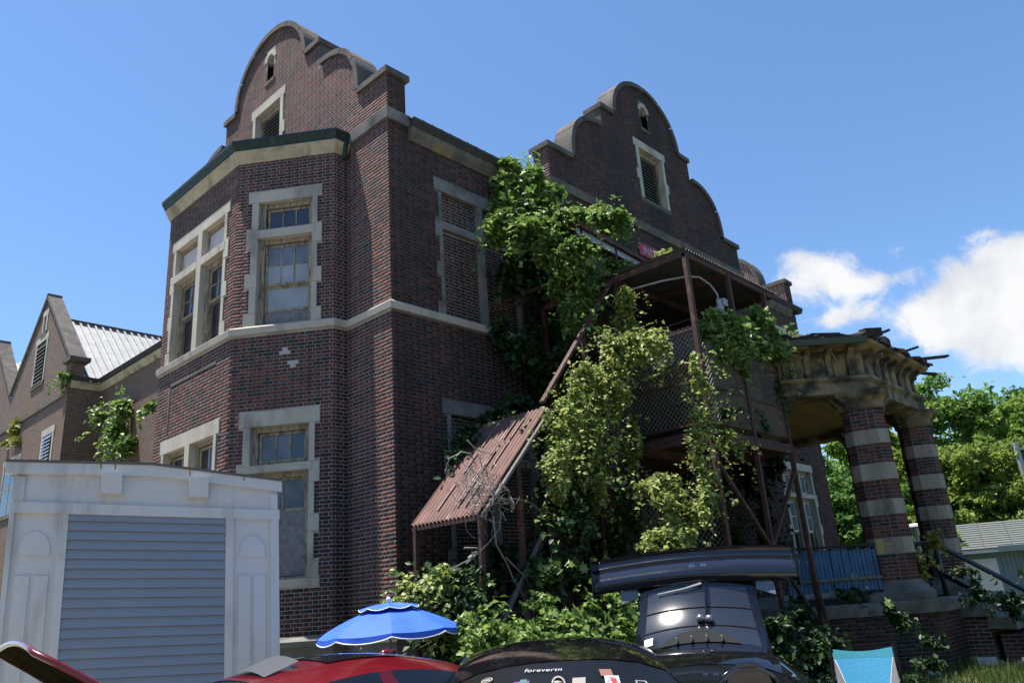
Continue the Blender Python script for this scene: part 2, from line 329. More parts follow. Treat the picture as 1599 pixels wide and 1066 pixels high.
def tone_of(h, rnd, dark):
    if h: return np.where(rnd[:, 0] < dark, .53+.4*rnd[:, 1], .44*rnd[:, 1])
def bricks_mesh(name, O, u, n, bl, m, parent, dark=.82, proud=.002):
    b = np.array(bl); k = len(b)
    if not k: return
    O, u, n = map(lambda a: np.array(a, float), (O, u, n)); r = RNG.random((k, 4))
    t = np.where(b[:, 4] > .5, np.where(r[:, 0] < dark, .53+.34*r[:, 1], .44*r[:, 1]), np.where(r[:, 0] < .07, .53+.3*r[:, 1], .46*r[:, 1]))
    pr = proud+(r[:, 2]-.5)*.002; tl = (r[:, 3]-.5)*.0015
    vs = np.zeros((k, 8, 3)); q = 0
    for dep in (0, 1):
        for (iu, iz) in ((0, 2), (1, 2), (1, 3), (0, 3)):
            d = (pr+tl*(1 if iu else -1))*dep - .004*(1-dep)
            vs[:, q] = O+b[:, iu, None]*u+d[:, None]*n; vs[:, q, 2] = O[2]+b[:, iz]; q += 1
    fl = BOXF if np.dot(np.cross(u, V(0, 0, 1)), n) > 0 else BOXF[:, ::-1]
    f = (np.arange(k)[:, None, None]*8+fl[None]).reshape(-1, 4)
    return np_mesh(name, vs.reshape(-1, 3), f, np.repeat(t, 5), m, parent, kind='stuff')
def backing(mb, O, u, n, z0, z1, ivfn, cuts=None, depth=0.):
    """flat wall sheet in bands between cut heights"""
    O, u, n = map(lambda a: np.array(a, float), (O, u, n))
    zs = sorted(set([z0, z1]+[c for c in (cuts or []) if z0 < c < z1])); flip = np.dot(np.cross(u, V(0, 0, 1)), n) < 0
    for a, b in zip(zs, zs[1:]):
        for x, y in ivfn((a+b)/2):
            p = [O+u*x+n*depth+V(0, 0, a), O+u*y+n*depth+V(0, 0, a), O+u*y+n*depth+V(0, 0, b), O+u*x+n*depth+V(0, 0, b)]
            mb.add(p, [(3, 2, 1, 0) if flip else (0, 1, 2, 3)])
class Wall:
    """a plane: O origin at z=0, u along, n outward. holes are (u0,u1,z0,z1)"""
    def __init__(s, O, u, n): s.O, s.u, s.n = V(*O), V(*u), V(*n)
    def p(s, a, d, z): return s.O+s.u*a+s.n*d+V(0, 0, z)
    def box(s, mb, a0, a1, d0, d1, z0, z1): return mb.obox(s.p(a0, d0, z0), s.u*(a1-a0), s.n*(d1-d0), V(0, 0, z1-z0))
def rowfn(base, holes):
    def f(z):
        iv = base(z) if callable(base) else [base]
        return sub_iv(iv, [(h[0], h[1]) for h in holes if h[2]-.02 < z < h[3]+.02])
    return f
IND = []          # candidate bricks that become objects of their own
def build_wall(parent, name, W, u0, u1, z0, z1, openings=(), stones=(), m='brick', mo='mortar', dark=.82, outline=None, keep=None, zb=1.36):
    base = outline or (u0, u1)
    mb = MB(); cuts = [c for h in openings for c in (h[2], h[3])]
    if outline: cuts += [z0+CO*i for i in range(int((z1-z0)/CO)+1)]
    backing(mb, W.O, W.u, W.n, z0, z1, rowfn(base, openings), cuts)
    wo = mb.obj(name, mo, parent)
    bl = brick_list(z0, z1, rowfn(base, list(openings)+list(stones)), zbase=zb, phase=u0)
    if keep:
        ind = [b for b in bl if keep(b)][:300]; s_ = set(ind); bl = [b for b in bl if b not in s_]
        IND.append((W, ind, wo))
    bricks_mesh('brickwork', W.O, W.u, W.n, bl, m, wo, dark)
    return wo
BV = {}
def brick_variant(ln, tone, m='brick'):
    key = (round(ln, 3), round(tone, 2), m)
    if key not in BV:
        mb = MB(); mb.obox((-ln/2, -.004, -(CO-JT)/2), (ln, 0, 0), (0, .0075, 0), (0, 0, CO-JT), tone); BV[key] = mb.mesh('brick', m, tone=True)
    return BV[key]
TR = [.05, .12, .2, .27, .33, .38, .43, .46]; TD = [.55, .62, .68, .74, .80, .86]
def place_bricks(W, bl, parent, m='brick', special=None):
    rot = Matrix(((W.u[0], W.n[0], 0), (W.u[1], W.n[1], 0), (W.u[2], W.n[2], 1))).to_quaternion()
    for c0, c1, z0, z1, h in bl:
        tone = random.choice(TD) if (h and random.random() < .82) or (not h and random.random() < .1) else random.choice(TR)
        if special and special((c0+c1)/2, (z0+z1)/2): tone = 1.0
        o = bpy.data.objects.new('brick', brick_variant(c1-c0, tone, m)); C.objects.link(o); o.parent = parent
        o.rotation_mode = 'QUATERNION'; o.rotation_quaternion = rot; o.location = W.p((c0+c1)/2, random.uniform(-.001, .001), (z0+z1)/2)
# ------------------------------------------------------------------ ground
g = MB(); g.grid(lambda a, b: ((a-.5)*900+40, (b-.5)*900+40, 0), 8, 8); g.obj('ground', 'ground', kind='structure')
g = MB(); g.add([(-60, -60, .004), (2, -60, .004), (2, -12, .004), (3.2, -7.6, .004), (1.5, -5.2, .004), (-3.2, -4.2, .004), (-3.2, 40, .004), (-60, 40, .004)], [tuple(range(8))]); g.obj('bounce_car_park', 'lot', kind='structure')  # tan parking ground, added to bounce warm sunlight onto the shaded walls
# ------------------------------------------------------------------ MAIN BUILDING
BX2, BY2, BY3, BB, BYB = -1.466, 2.925, 6.02, -.29, 1.333
PB = [(BB, BYB), (BX2, BY2), (BX2, BY3), (BB, 7.61)]
MAIN = empty('brick_building', (0, 0, 0), None, 'dark red brick institutional building with curved parapet gables and a canted bay', 'building')
WA = Wall((0, 0, 0), (0, 1, 0), (-1, 0, 0))           # gable front, u = y
WBY = Wall((BX2, 0, 0), (0, 1, 0), (-1, 0, 0))        # bay front
ml = math.hypot(BB-BX2, BYB-BY2); mt = ((BB-BX2)/ml, (BYB-BY2)/ml)
WM = Wall((BX2, BY2, 0), (mt[0], mt[1], 0), (mt[1], -mt[0], 0))
ml2 = math.hypot(BB-BX2, 7.61-BY3)
WM2 = Wall((BX2, BY3, 0), ((BB-BX2)/ml2, (7.61-BY3)/ml2, 0), (-(7.61-BY3)/ml2, (BB-BX2)/ml2, 0))
WR = Wall((BB, BYB, 0), (1, 0, 0), (0, -1, 0))
WB = Wall((0, 0, 0), (1, 0, 0), (0, -1, 0))
GX0, GW, GP = 4.40, 8.95, -.327
WG = Wall((GX0, GP, 0), (1, 0, 0), (0, -1, 0))
def jambs(u_in, u_wide, u_nar, segs):
    """quoin blocks: segs (z0,z1,wide)"""
    return [(min(u_in, u_wide if w else u_nar), max(u_in, u_wide if w else u_nar), a, b) for a, b, w in segs]
SEG_UP = [(6.84, 7.10, 1), (7.10, 7.62, 0), (7.62, 7.92, 1), (7.92, 8.44, 0), (8.44, 8.84, 1), (8.84, 9.42, 0)]
SEG_LO = [(2.27, 2.55, 1), (2.55, 3.02, 0), (3.02, 3.30, 1), (3.30, 3.86, 0), (3.86, 4.22, 1), (4.22, 4.92, 0)]
# stones of every window (rectangles on the wall)
mid_up = [(.24, 1.74, 9.42, 9.65)] + jambs(.46, .22, .32, SEG_UP) + jambs(1.54, 1.74, 1.65, SEG_UP)
mid_lo = [(.23, 1.74, 4.92, 5.19)] + jambs(.46, .22, .32, SEG_LO) + jambs(1.54, 1.74, 1.65, SEG_LO) + [(.2, 1.76, 2.13, 2.27)]
fr_up = [(3.18, 5.75, 9.42, 9.65)] + jambs(3.38, 3.18, 3.27, SEG_UP) + jambs(5.56, 5.76, 5.67, SEG_UP)
fr_lo = [(3.18, 5.65, 4.92, 5.19)] + jambs(3.38, 3.18, 3.27, SEG_LO) + jambs(5.48, 5.67, 5.58, SEG_LO) + [(3.15, 5.7, 2.13, 2.27)]
b_up = [(1.10, 3.56, 9.45, 9.71)] + jambs(1.29, 1.10, 1.20, SEG_UP) + jambs(3.37, 3.56, 3.46, SEG_UP)
b_lo = [(1.10, 3.56, 4.93, 5.18)] + jambs(1.29, 1.10, 1.20, SEG_LO) + jambs(3.37, 3.56, 3.46, SEG_LO)
OM_U, OM_L = (.46, 1.54, 6.84, 9.42), (.46, 1.54, 2.27, 4.92)
OF_U, OF_L = (3.38, 5.56, 6.84, 9.42), (3.38, 5.48, 2.27, 4.92)
OB_U, OB_L = (1.29, 3.37, 6.84, 9.45), (1.29, 3.37, 2.27, 4.93)
ZT = 10.36
keep_mid = lambda b: (b[1]-b[0] > .09) and 4.15 < b[2] < 6.63 and b[3]-b[2] > .05
wm = build_wall(MAIN, 'bay_wall', WM, 0, ml, 1.36, ZT, [OM_U, OM_L], mid_up+mid_lo+[(-1, 9, 6.68, 6.84)], keep=keep_mid)
wf = build_wall(MAIN, 'bay_wall', WBY, BY2, BY3, 1.36, ZT, [OF_U, OF_L], fr_up+fr_lo+[(-1, 9, 6.68, 6.84)])
build_wall(MAIN, 'bay_wall', WM2, 0, ml2, 1.36, ZT, [], [(-1, 9, 6.68, 6.84)])
build_wall(MAIN, 'bay_wall', WR, 0, -BB, 1.36, ZT, [], [(-1, 9, 6.68, 6.84)])
build_wall(MAIN, 'front_wall', WA, 0, BYB, 1.36, 10.6, [], [(-1, 9, 6.68, 6.84)])
build_wall(MAIN, 'front_wall', WA, 7.61, 8.95, 1.36, 10.6, [], [(-1, 9, 6.68, 6.84)])
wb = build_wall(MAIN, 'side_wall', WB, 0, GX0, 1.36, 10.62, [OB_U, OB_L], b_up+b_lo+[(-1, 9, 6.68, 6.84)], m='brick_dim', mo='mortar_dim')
# far right part of the side wall (beyond the second gable)
X4 = GX0+GW
far_w = [(14.35, 16.65, 4.92, 5.15)] + jambs(14.55, 14.35, 14.45, SEG_LO) + jambs(16.45, 16.65, 16.55, SEG_LO) + [(14.3, 16.7, 2.13, 2.27)]
far_u = [(15.0, 16.7, 9.2, 9.75), (15.0, 15.2, 6.84, 9.2), (16.5, 16.7, 6.84, 9.2)]
OFW, OFU = (14.55, 16.45, 2.27, 4.92), (15.2, 16.5, 6.84, 9.2)
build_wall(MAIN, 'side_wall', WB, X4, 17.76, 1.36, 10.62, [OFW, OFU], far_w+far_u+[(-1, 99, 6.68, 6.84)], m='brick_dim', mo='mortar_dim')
# gable outline in (s, z), s from 0 to GW: top of the coping
def gtop(s):
    s = min(s, GW-s)
    if s < .85: return 11.74
    if s < 2.35: return 11.69+1.55*(1-((2.35-s)/1.5)**2.5)**.4
    if s < 2.85: return 13.88
    return 13.86+1.52*math.sqrt(max(0, 1-((GW/2-s)/(GW/2-2.85))**2))
SS = sorted(set([i*GW/400 for i in range(401)]))
def gout(z, sh):
    ok = [s for s in SS if gtop(s)-.10 >= z+.02]
    iv = []
    for s in ok:
        if iv and s-iv[-1][1] < GW/380: iv[-1][1] = s
        else: iv.append([s, s])
    r = [(a+sh, b+sh) for a, b in iv if b-a > .03]
    return r
def coping(parent, P, flip=1, thick=.13, wide=(-.07, .52)):
    """P(s, d, z) -> world; d runs from the outside face inwards"""
    def piece(ss):
        mb = MB(); n = len(ss); vs = []
        for s, z in ss:
            pass
        for i, (s, z) in enumerate(ss):
            a = ss[max(0, i-1)]; b = ss[min(n-1, i+1)]; t = V(b[0]-a[0], b[1]-a[1]); t /= np.linalg.norm(t); nr = V(t[1], -t[0])
            if nr[1] > 0: nr = -nr
            for d, k in ((wide[0], 0), (wide[1], 0), (wide[1], 1), (wide[0], 1)): vs.append(P(s+nr[0]*thick*k, d, z+nr[1]*thick*k))
        fs = [(i*4+j, i*4+(j+1) % 4, (i+1)*4+(j+1) % 4, (i+1)*4+j) for i in range(n-1) for j in range(4)]+[(0, 1, 2, 3)[::-1], tuple(range(4*n-4, 4*n))]
        mb.add(vs, fs); mb.obj('coping_stone', 'coping', parent)
    def arc(c, rx, rz, z0, a0, a1, e, k=4):
        for q in range(k):
            aa = [a0+(a1-a0)*(q+.02+.96*i/6)/k for i in range(7)]; pts = []
            for a in aa:
                ca, sa = math.cos(a), math.sin(a); pts.append((c+rx*math.copysign(abs(ca)**(2/e), ca), z0+rz*abs(sa)**(2/e)))
            piece(pts)
    H = math.pi/2
    piece([(-.07, 11.74), (.90, 11.74)]); piece([(GW-.90, 11.74), (GW+.07, 11.74)])
    arc(2.35, 1.5, 1.55, 11.69, 2*H, H+.02, 2.5, 3); arc(GW-2.35, 1.5, 1.55, 11.69, H-.02, 0, 2.5, 3)
    piece([(2.3, 13.88), (2.9, 13.88)]); piece([(GW-2.9, 13.88), (GW-2.3, 13.88)])
    arc(GW/2, GW/2-2.85, 1.52, 13.86, 2*H, 0, 2, 6)
def gable(parent, P, W, sh, name, m, mo, louver=True):
    c = GW/2; op = [(sh+c-.52, sh+c+.60, 11.66, 13.22), (sh+c-.15, sh+c+.15, 13.98, 14.72)] if louver else []
    st = [(sh+c-.74, sh+c+.80, 13.22, 13.46), (sh+c-.66, sh+c-.52, 11.6, 13.22), (sh+c+.60, sh+c+.72, 11.6, 13.22), (sh+c-.74, sh+c-.52, 12.2, 12.5), (sh+c+.6, sh+c+.8, 12.2, 12.5), (sh+c-.7, sh+c+.76, 11.54, 11.66), (sh+c-.22, sh+c+.22, 13.9, 13.98), (sh+c-.22, sh+c-.15, 14.4, 14.75), (sh+c+.15, sh+c+.22, 14.4, 14.75), (sh+c-.2, sh+c+.2, 14.72, 14.86)] if louver else []
    wo = build_wall(parent, name, W, 0, GW, 10.82, 15.3, op, st, outline=lambda z: gout(z, sh), m=m, mo=mo)
    mb = MB(); Wi = Wall(W.O-W.n*.45, W.u, -W.n); backing(mb, Wi.O, Wi.u, Wi.n, 10.4, 15.3, lambda z: gout(z, sh), [10.4+CO*i for i in range(75)]); mb.obj('gable_back', mo, wo)
    coping(wo, P)
    for s in (2.35, GW-2.35):                  # stone cheeks of the two little steps
        a = s-.012; mb = MB(); mb.obox(P(a, .0, 13.15), P(a+.024, 0, 13.15)-P(a, 0, 13.15), P(a, .45, 13.15)-P(a, 0, 13.15), V(0, 0, .62)); mb.obj('step_cheek', 'coping', wo)
    if louver:
        lw = empty('louvre_window', (0, 0, 0), parent); lw['label'] = 'tall attic louvre window in a pale stone surround'
        cx = sh+c
        for nm, a0, a1, z0, z1 in (('lintel', -.74, .80, 13.22, 13.46), ('jamb_stone', -.66, -.52, 11.66, 12.2), ('jamb_stone', -.74, -.52, 12.2, 12.5), ('jamb_stone', -.66, -.52, 12.5, 13.22), ('jamb_stone', .60, .72, 11.66, 12.2), ('jamb_stone', .60, .8, 12.2, 12.5), ('jamb_stone', .60, .72, 12.5, 13.22), ('sill', -.7, .76, 11.54, 11.66)):
            b = MB(); W.box(b, cx+a0+.003, cx+a1-.003, -.24, .022, z0+.002, z1-.002); b.obj(nm, 'yellow_lichen_stone' if nm == 'sill' else 'limestone', lw)
        b = MB(); W.box(b, cx-.52, cx-.45, -.24, -.12, 11.66, 13.22); W.box(b, cx+.53, cx+.6, -.24, -.12, 11.66, 13.22); W.box(b, cx-.45, cx+.53, -.24, -.12, 13.1, 13.22); b.obj('frame', 'old_wood', lw)
        b = MB(); W.box(b, cx-.5, cx+.58, -.40, -.30, 11.6, 13.2); b.obj('dark_backing', 'black_void', lw)
        for i in range(15):
            z = 11.70+i*.095; b = MB(); b.obox(W.p(cx-.45, -.15, z), W.u*.98, W.n*-.09+V(0, 0, .075), V(0, 0, .018)); b.obj('slat', 'grey_wood' if i % 1 == 0 else 'louver', lw)
        nb = empty('arched_niche', (0, 0, 0), parent); nb['label'] = 'narrow arched slot near the top of the gable'
        b = MB(); W.box(b, cx-.22, cx+.22, -.2, .03, 13.9, 13.98); b.obj('sill', 'yellow_lichen_stone', nb)
        for q in range(5):
            a0, a1 = math.pi*q/5, math.pi*(q+1)/5; po = [W.p(cx+.15*math.cos(a0), -.15, 14.57+.15*math.sin(a0)), W.p(cx+.27*math.cos(a0), -.15, 14.57+.27*math.sin(a0)), W.p(cx+.27*math.cos(a1), -.15, 14.57+.27*math.sin(a1)), W.p(cx+.15*math.cos(a1), -.15, 14.57+.15*math.sin(a1))]
            b = MB(); b.prism(po, W.n*.175); b.obj('arch_stone', 'limestone', nb)
        b = MB(); W.box(b, cx-.2, cx+.2, -.3, -.18, 13.9, 14.9); b.obj('dark_backing', 'black_void', nb)
    return wo
ga = gable(MAIN, lambda s, d, z: V(d, s, z), WA, 0, 'gable_wall', 'brick', 'mortar')
ga['label'] = 'sunlit curved gable above the bay'
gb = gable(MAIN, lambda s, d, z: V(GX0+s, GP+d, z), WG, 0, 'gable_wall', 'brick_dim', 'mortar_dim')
gb['label'] = 'shaded curved gable facing the fire escape'
WE = Wall((17.31, 0, 0), (0, 1, 0), (-1, 0, 0))
ge = gable(MAIN, lambda s, d, z: V(17.31+d, s, z), WE, 0, 'gable_wall', 'brick', 'mortar', louver=False)
# pier flanks and the projecting gable front below its parapet
Wps = Wall((0, 0, 0), (1, 0, 0), (0, -1, 0)); build_wall(MAIN, 'pier_flank', Wps, 0, .45, 10.82, 11.62, m='brick_dim', mo='mortar_dim')
Wpe = Wall((17.31, 0, 0), (1, 0, 0), (0, -1, 0)); build_wall(MAIN, 'pier_flank', Wpe, 0, .45, 10.5, 11.62, m='brick_dim', mo='mortar_dim')
Wgs = Wall((GX0, 0, 0), (0, -1, 0), (-1, 0, 0)); build_wall(MAIN, 'pier_flank', Wgs, -.12, -GP, 1.36, 11.62)
Wgs2 = Wall((X4, 0, 0), (0, -1, 0), (1, 0, 0)); build_wall(MAIN, 'pier_flank', Wgs2, -.12, -GP, 1.36, 11.62, m='brick_dim', mo='mortar_dim')
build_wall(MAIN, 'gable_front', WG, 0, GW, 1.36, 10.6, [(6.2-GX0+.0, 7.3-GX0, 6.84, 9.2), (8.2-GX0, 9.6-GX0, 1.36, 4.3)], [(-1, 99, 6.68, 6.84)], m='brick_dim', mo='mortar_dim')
b = MB(); WG.box(b, 1.7, 3.0, -.3, -.2, 6.8, 9.25); b.obj('doorway', 'black_void', MAIN); b = MB(); WG.box(b, 3.7, 5.3, -.3, -.2, 1.3, 4.4); b.obj('doorway', 'black_void', MAIN)
b = MB(); b.box(17.755, 17.76, .01, 9, 0, 10.3); b.box(17.0, 17.76, 8.95, 9.0, 0, 11); b.box(0, 17.76, 9.0, 9.1, 0, 10.4); b.obj('back_wall', 'mortar_dim', MAIN)
# stone courses
def course(name, path, prof, m): b = MB(); b.sweep(path, prof); return b.obj(name, m, MAIN)
perim = [(0, 8.95), (0, 7.61), (BB, 7.61), (BX2, BY3), (BX2, BY2), (BB, BYB), (0, BYB), (0, 0), (GX0, 0)]
perim = perim[::1]
course('belt_course', [(0, 7.61)]+[(BB, 7.61), (BX2, BY3), (BX2, BY2), (BB, BYB), (0, BYB), (0, 0), (GX0, 0)], [(-.05, 6.68), (.06, 6.68), (.075, 6.80), (.03, 6.84), (-.05, 6.84)], 'limestone')
course('belt_course', [(GX0, GP), (X4, GP)], [(-.05, 6.68), (.06, 6.68), (.03, 6.84), (-.05, 6.84)], 'grey_stone')
course('belt_course', [(X4, 0), (17.76, 0)], [(-.05, 6.68), (.06, 6.68), (.03, 6.84), (-.05, 6.84)], 'grey_stone')
course('gable_band', [(0, BYB+.2), (0, 0), (.5, 0)], [(-.05, 10.58), (.05, 10.58), (.07, 10.80), (.02, 10.83), (-.05, 10.83)], 'grey_stone')
course('gable_band', [(0, 8.95), (0, 7.0)], [(-.05, 10.58), (.05, 10.58), (.07, 10.80), (.02, 10.83), (-.05, 10.83)], 'grey_stone')
course('gable_band', [(GX0, 0.1), (GX0, GP), (X4, GP), (X4, .1)], [(-.05, 10.58), (.05, 10.58), (.07, 10.80), (.02, 10.83), (-.05, 10.83)], 'yellow_lichen_stone')
bay = [(0, 7.61), (BB, 7.61), (BX2, BY3), (BX2, BY2), (BB, BYB), (0, BYB)]
course('cornice', bay, [(-.05, 10.34), (.02, 10.34), (.04, 10.40), (.10, 10.50), (.13, 10.53), (.13, 10.58), (-.05, 10.58)], 'cream_cove')
course('gutter', bay, [(-.05, 10.585), (.15, 10.585), (.16, 10.63), (.21, 10.71), (.21, 10.775), (.19, 10.775), (.175, 10.72), (-.05, 10.72)], 'copper')
course('cornice', [(.5, 0), (GX0, 0)], [(-.05, 10.30), (.03, 10.30), (.05, 10.35), (.11, 10.45), (.13, 10.56), (-.05, 10.56)], 'yellow_lichen_stone')
course('gutter', [(.5, 0), (GX0, 0)], [(-.05, 10.565), (.14, 10.565), (.20, 10.68), (.20, 10.74), (.18, 10.74), (-.05, 10.70)], 'dark_roof')
course('cornice', [(X4, 0), (17.3, 0)], [(-.05, 10.30), (.03, 10.30), (.05, 10.35), (.11, 10.45), (.13, 10.56), (-.05, 10.56)], 'yellow_lichen_stone')
course('gutter', [(X4, 0), (18.0, 0)], [(-.05, 10.565), (.14, 10.565), (.20, 10.68), (.20, 10.74), (.18, 10.74), (-.05, 10.70)], 'dark_roof')
course('plinth', [(0, 8.95)]+bay+[(0, 0), (17.76, 0)], [(-.1, 0), (.10, 0), (.10, 1.16), (.16, 1.20), (.16, 1.28), (.05, 1.36), (-.1, 1.36)], 'grey_stone')
b = MB(); WG.box(b, -.05, GW+.05, -.3, .12, 0, 1.36); b.obj('plinth', 'grey_stone', MAIN)
b = MB(); b.prism([(p[0], p[1], 10.66) for p in bay], (0, 0, .05)); b.obj('bay_roof', 'dark_roof', MAIN)
# roofs
rf = empty('roof', (0, 0, 0), MAIN)
b = MB()
b.add([(.45, -.12, 10.74), (17.3, -.12, 10.74), (17.3, 4.45, 14.35), (.45, 4.45, 14.35), (.45, 9.1, 10.8), (17.3, 9.1, 10.8)], [(0, 1, 2, 3), (3, 2, 5, 4)]); b.obj('roof_slope', 'metal_roof', rf)
b = MB(); b.add([(GX0, -.1, 10.8), (GX0+GW/2, -.1, 14.3), (GX0+GW, -.1, 10.8), (GX0, 4.6, 10.8), (GX0+GW/2, 4.6, 14.3), (GX0+GW, 4.6, 10.8)], [(0, 1, 4, 3), (1, 2, 5, 4)]); b.obj('roof_slope', 'metal_roof', rf)
for i in range(16):
    x = .75+i*.24; b = MB(); sl_ = V(0, 4.57, 3.53); b.obox((x, -.16, 10.75), (.05, 0, 0), sl_, (0, -.01, .035)); b.obj('roof_rib', 'metal_roof', rf)
# ---- windows with stone surrounds
def stones(parent, W, rects, m='limestone', first='lintel'):
    for i, (a0, a1, z0, z1) in enumerate(rects):
        b = MB(); W.box(b, a0+.003, a1-.003, -.24, .02+random.uniform(0, .006), z0+.003, z1-.003)
        b.obj(first if i == 0 else ('sill' if z1-z0 < .15 else 'jamb_stone'), m, parent)
def member(parent, W, name, a0, a1, d0, d1, z0, z1, m): b = MB(); W.box(b, a0, a1, d0, d1, z0, z1); return b.obj(name, m, parent)
def sash(parent, W, a0, a1, z0, z1, cols, rows, panes, d=-.17, fr=.045, mu=.022, fm='old_wood'):
    b = MB(); W.box(b, a0, a0+fr, d-.02, d+.02, z0, z1); W.box(b, a1-fr, a1, d-.02, d+.02, z0, z1); W.box(b, a0+fr, a1-fr, d-.02, d+.02, z0, z0+fr); W.box(b, a0+fr, a1-fr, d-.02, d+.02, z1-fr, z1)
    cw, rh = (a1-a0-2*fr)/cols, (z1-z0-2*fr)/rows
    for c in range(1, cols): W.box(b, a0+fr+c*cw-mu/2, a0+fr+c*cw+mu/2, d-.015, d+.014, z0+fr, z1-fr)
    for r in range(1, rows): W.box(b, a0+fr, a1-fr, d-.013, d+.012, z0+fr+r*rh-mu/2, z0+fr+r*rh+mu/2)
    b.obj('sash', fm, parent)
    for r in range(rows):
        for c in range(cols):
            pm = panes[r][c]
            if not pm: continue
            q = MB(); t = random.uniform(-.003, .003); x0, x1, y0, y1 = a0+fr+c*cw, a0+fr+(c+1)*cw, z0+fr+r*rh, z0+fr+(r+1)*rh
            q.add([W.p(x0, d+t, y0), W.p(x1, d-t, y0), W.p(x1, d-t*.5, y1), W.p(x0, d+t*1.5, y1)], [(0, 1, 2, 3) if np.dot(np.cross(W.u, V(0, 0, 1)), W.n) > 0 else (3, 2, 1, 0)]); q.obj('pane', pm, parent)
def frame(parent, W, a0, a1, z0, z1, t=.09, d0=-.24, d1=-.10, m='old_wood'):
    b = MB(); W.box(b, a0, a0+t, d0, d1, z0, z1); W.box(b, a1-t, a1, d0, d1, z0, z1); W.box(b, a0+t, a1-t, d0, d1, z1-t, z1); W.box(b, a0+t, a1-t, d0, d1, z0, z0+t*.5); b.obj('window_frame', m, parent)
    b = MB(); W.box(b, a0, a1, -.36, -.3, z0, z1); b.obj('dark_backing', 'black_void', parent)
G, D_, BL = 'glass', 'dusty_glass', 'board_blue'
# upper window of the canted face
w1 = empty('window', (0, 0, 0), MAIN); w1['label'] = 'upper bay window with six panes over grey boards'
stones(w1, WM, mid_up); member(w1, WM, 'transom', .40, 1.60, -.2, .035, 8.64, 8.81, 'limestone')
frame(w1, WM, .46, 1.54, 8.81, 9.42); sash(w1, WM, .58, 1.46, 8.87, 9.31, 3, 1, [[G, G, G]], fm='old_wood')
frame(w1, WM, .46, 1.54, 6.84, 8.64); sash(w1, WM, .56, 1.45, 7.68, 8.53, 3, 2, [[BL, BL, BL], [D_, D_, D_]], d=-.16); sash(w1, WM, .56, 1.45, 7.16, 7.68, 1, 1, [[BL]], d=-.2)
member(w1, WM, 'board', .56, 1.45, -.24, -.19, 6.88, 7.16, 'plywood')
# lower window of the canted face
w2 = empty('window', (0, 0, 0), MAIN); w2['label'] = 'lower bay window closed with grey boards under two panes'
stones(w2, WM, mid_lo); member(w2, WM, 'transom', .40, 1.60, -.2, .035, 4.09, 4.22, 'limestone')
frame(w2, WM, .46, 1.54, 4.22, 4.92); sash(w2, WM, .56, 1.44, 4.28, 4.82, 3, 1, [[D_, D_, G]])
frame(w2, WM, .46, 1.54, 2.27, 4.09); sash(w2, WM, .56, 1.44, 3.42, 4.0, 2, 1, [[D_, D_]], d=-.2)
member(w2, WM, 'board', .56, .995, -.22, -.18, 2.33, 3.42, 'plywood'); member(w2, WM, 'board', 1.0, 1.44, -.215, -.175, 2.33, 3.42, 'plywood')
# bay front, upper pair and lower pair
for up, ops, st in ((1, OF_U, fr_up), (0, OF_L, fr_lo)):
    ww = empty('window', (0, 0, 0), MAIN); ww['label'] = ('upper paired bay window with pale boards above the transom' if up else 'lower paired bay window half hidden by the white shed')
    stones(ww, WBY, st); z0, zt0, zt1, z1 = (6.84, 8.64, 8.81, 9.42) if up else (2.27, 4.09, 4.22, 4.92)
    member(ww, WBY, 'mullion', 4.33, 4.52, -.22, .03, z0, z1, 'limestone'); member(ww, WBY, 'transom', 3.34, 4.33, -.2, .035, zt0, zt1, 'limestone'); member(ww, WBY, 'transom', 4.52, ops[1]+.04, -.2, .035, zt0, zt1, 'limestone')
    for a0, a1 in ((3.38, 4.33), (4.52, ops[1])):
        frame(ww, WBY, a0, a1, zt1, z1, t=.07); frame(ww, WBY, a0, a1, z0, zt0, t=.11)
        if up: member(ww, WBY, 'board', a0+.07, a1-.07, -.15, -.12, zt1+.04, z1-.1, 'board_pink')
        else: sash(ww, WBY, a0+.1, a1-.1, zt1+.05, z1-.1, 2, 1, [[G, G]])
        sash(ww, WBY, a0+.13, a1-.13, z0+.95, zt0-.12, 2, 2, [[G, G], [G, G]], d=-.16); sash(ww, WBY, a0+.13, a1-.13, z0+.05, z0+.95, 2, 1, [[G, G]], d=-.21, fm='grey_wood')
# bricked-up windows of the side wall
for up, ops, st in ((1, OB_U, b_up), (0, OB_L, b_lo)):
    ww = empty('blind_window', (0, 0, 0), MAIN); ww['label'] = 'bricked-up window on the shaded side wall'
    stones(ww, WB, st, 'grey_stone'); z0, zt0, zt1, z1 = (6.84, 8.64, 8.80, 9.45) if up else (2.27, 4.09, 4.22, 4.93)
    member(ww, WB, 'mullion', 2.29, 2.43, -.2, .015, z0, z1, 'grey_stone'); member(ww, WB, 'transom', 1.29, 2.29, -.2, .018, zt0, zt1, 'grey_stone'); member(ww, WB, 'transom', 2.43, 3.37, -.2, .018, zt0, zt1, 'grey_stone')
    Wi = Wall(WB.O-WB.n*.09, WB.u, WB.n); b = MB(); backing(b, Wi.O, Wi.u, Wi.n, z0, z1, lambda z: [(1.25, 3.4)]); b.obj('infill', 'mortar', ww)
    bricks_mesh('infill_brickwork', Wi.O, Wi.u, Wi.n, brick_list(z0, z1, rowfn((1.29, 3.37), [(2.29, 2.43, z0, z1), (1, 4, zt0, zt1)])), 'brick_dim', ww)
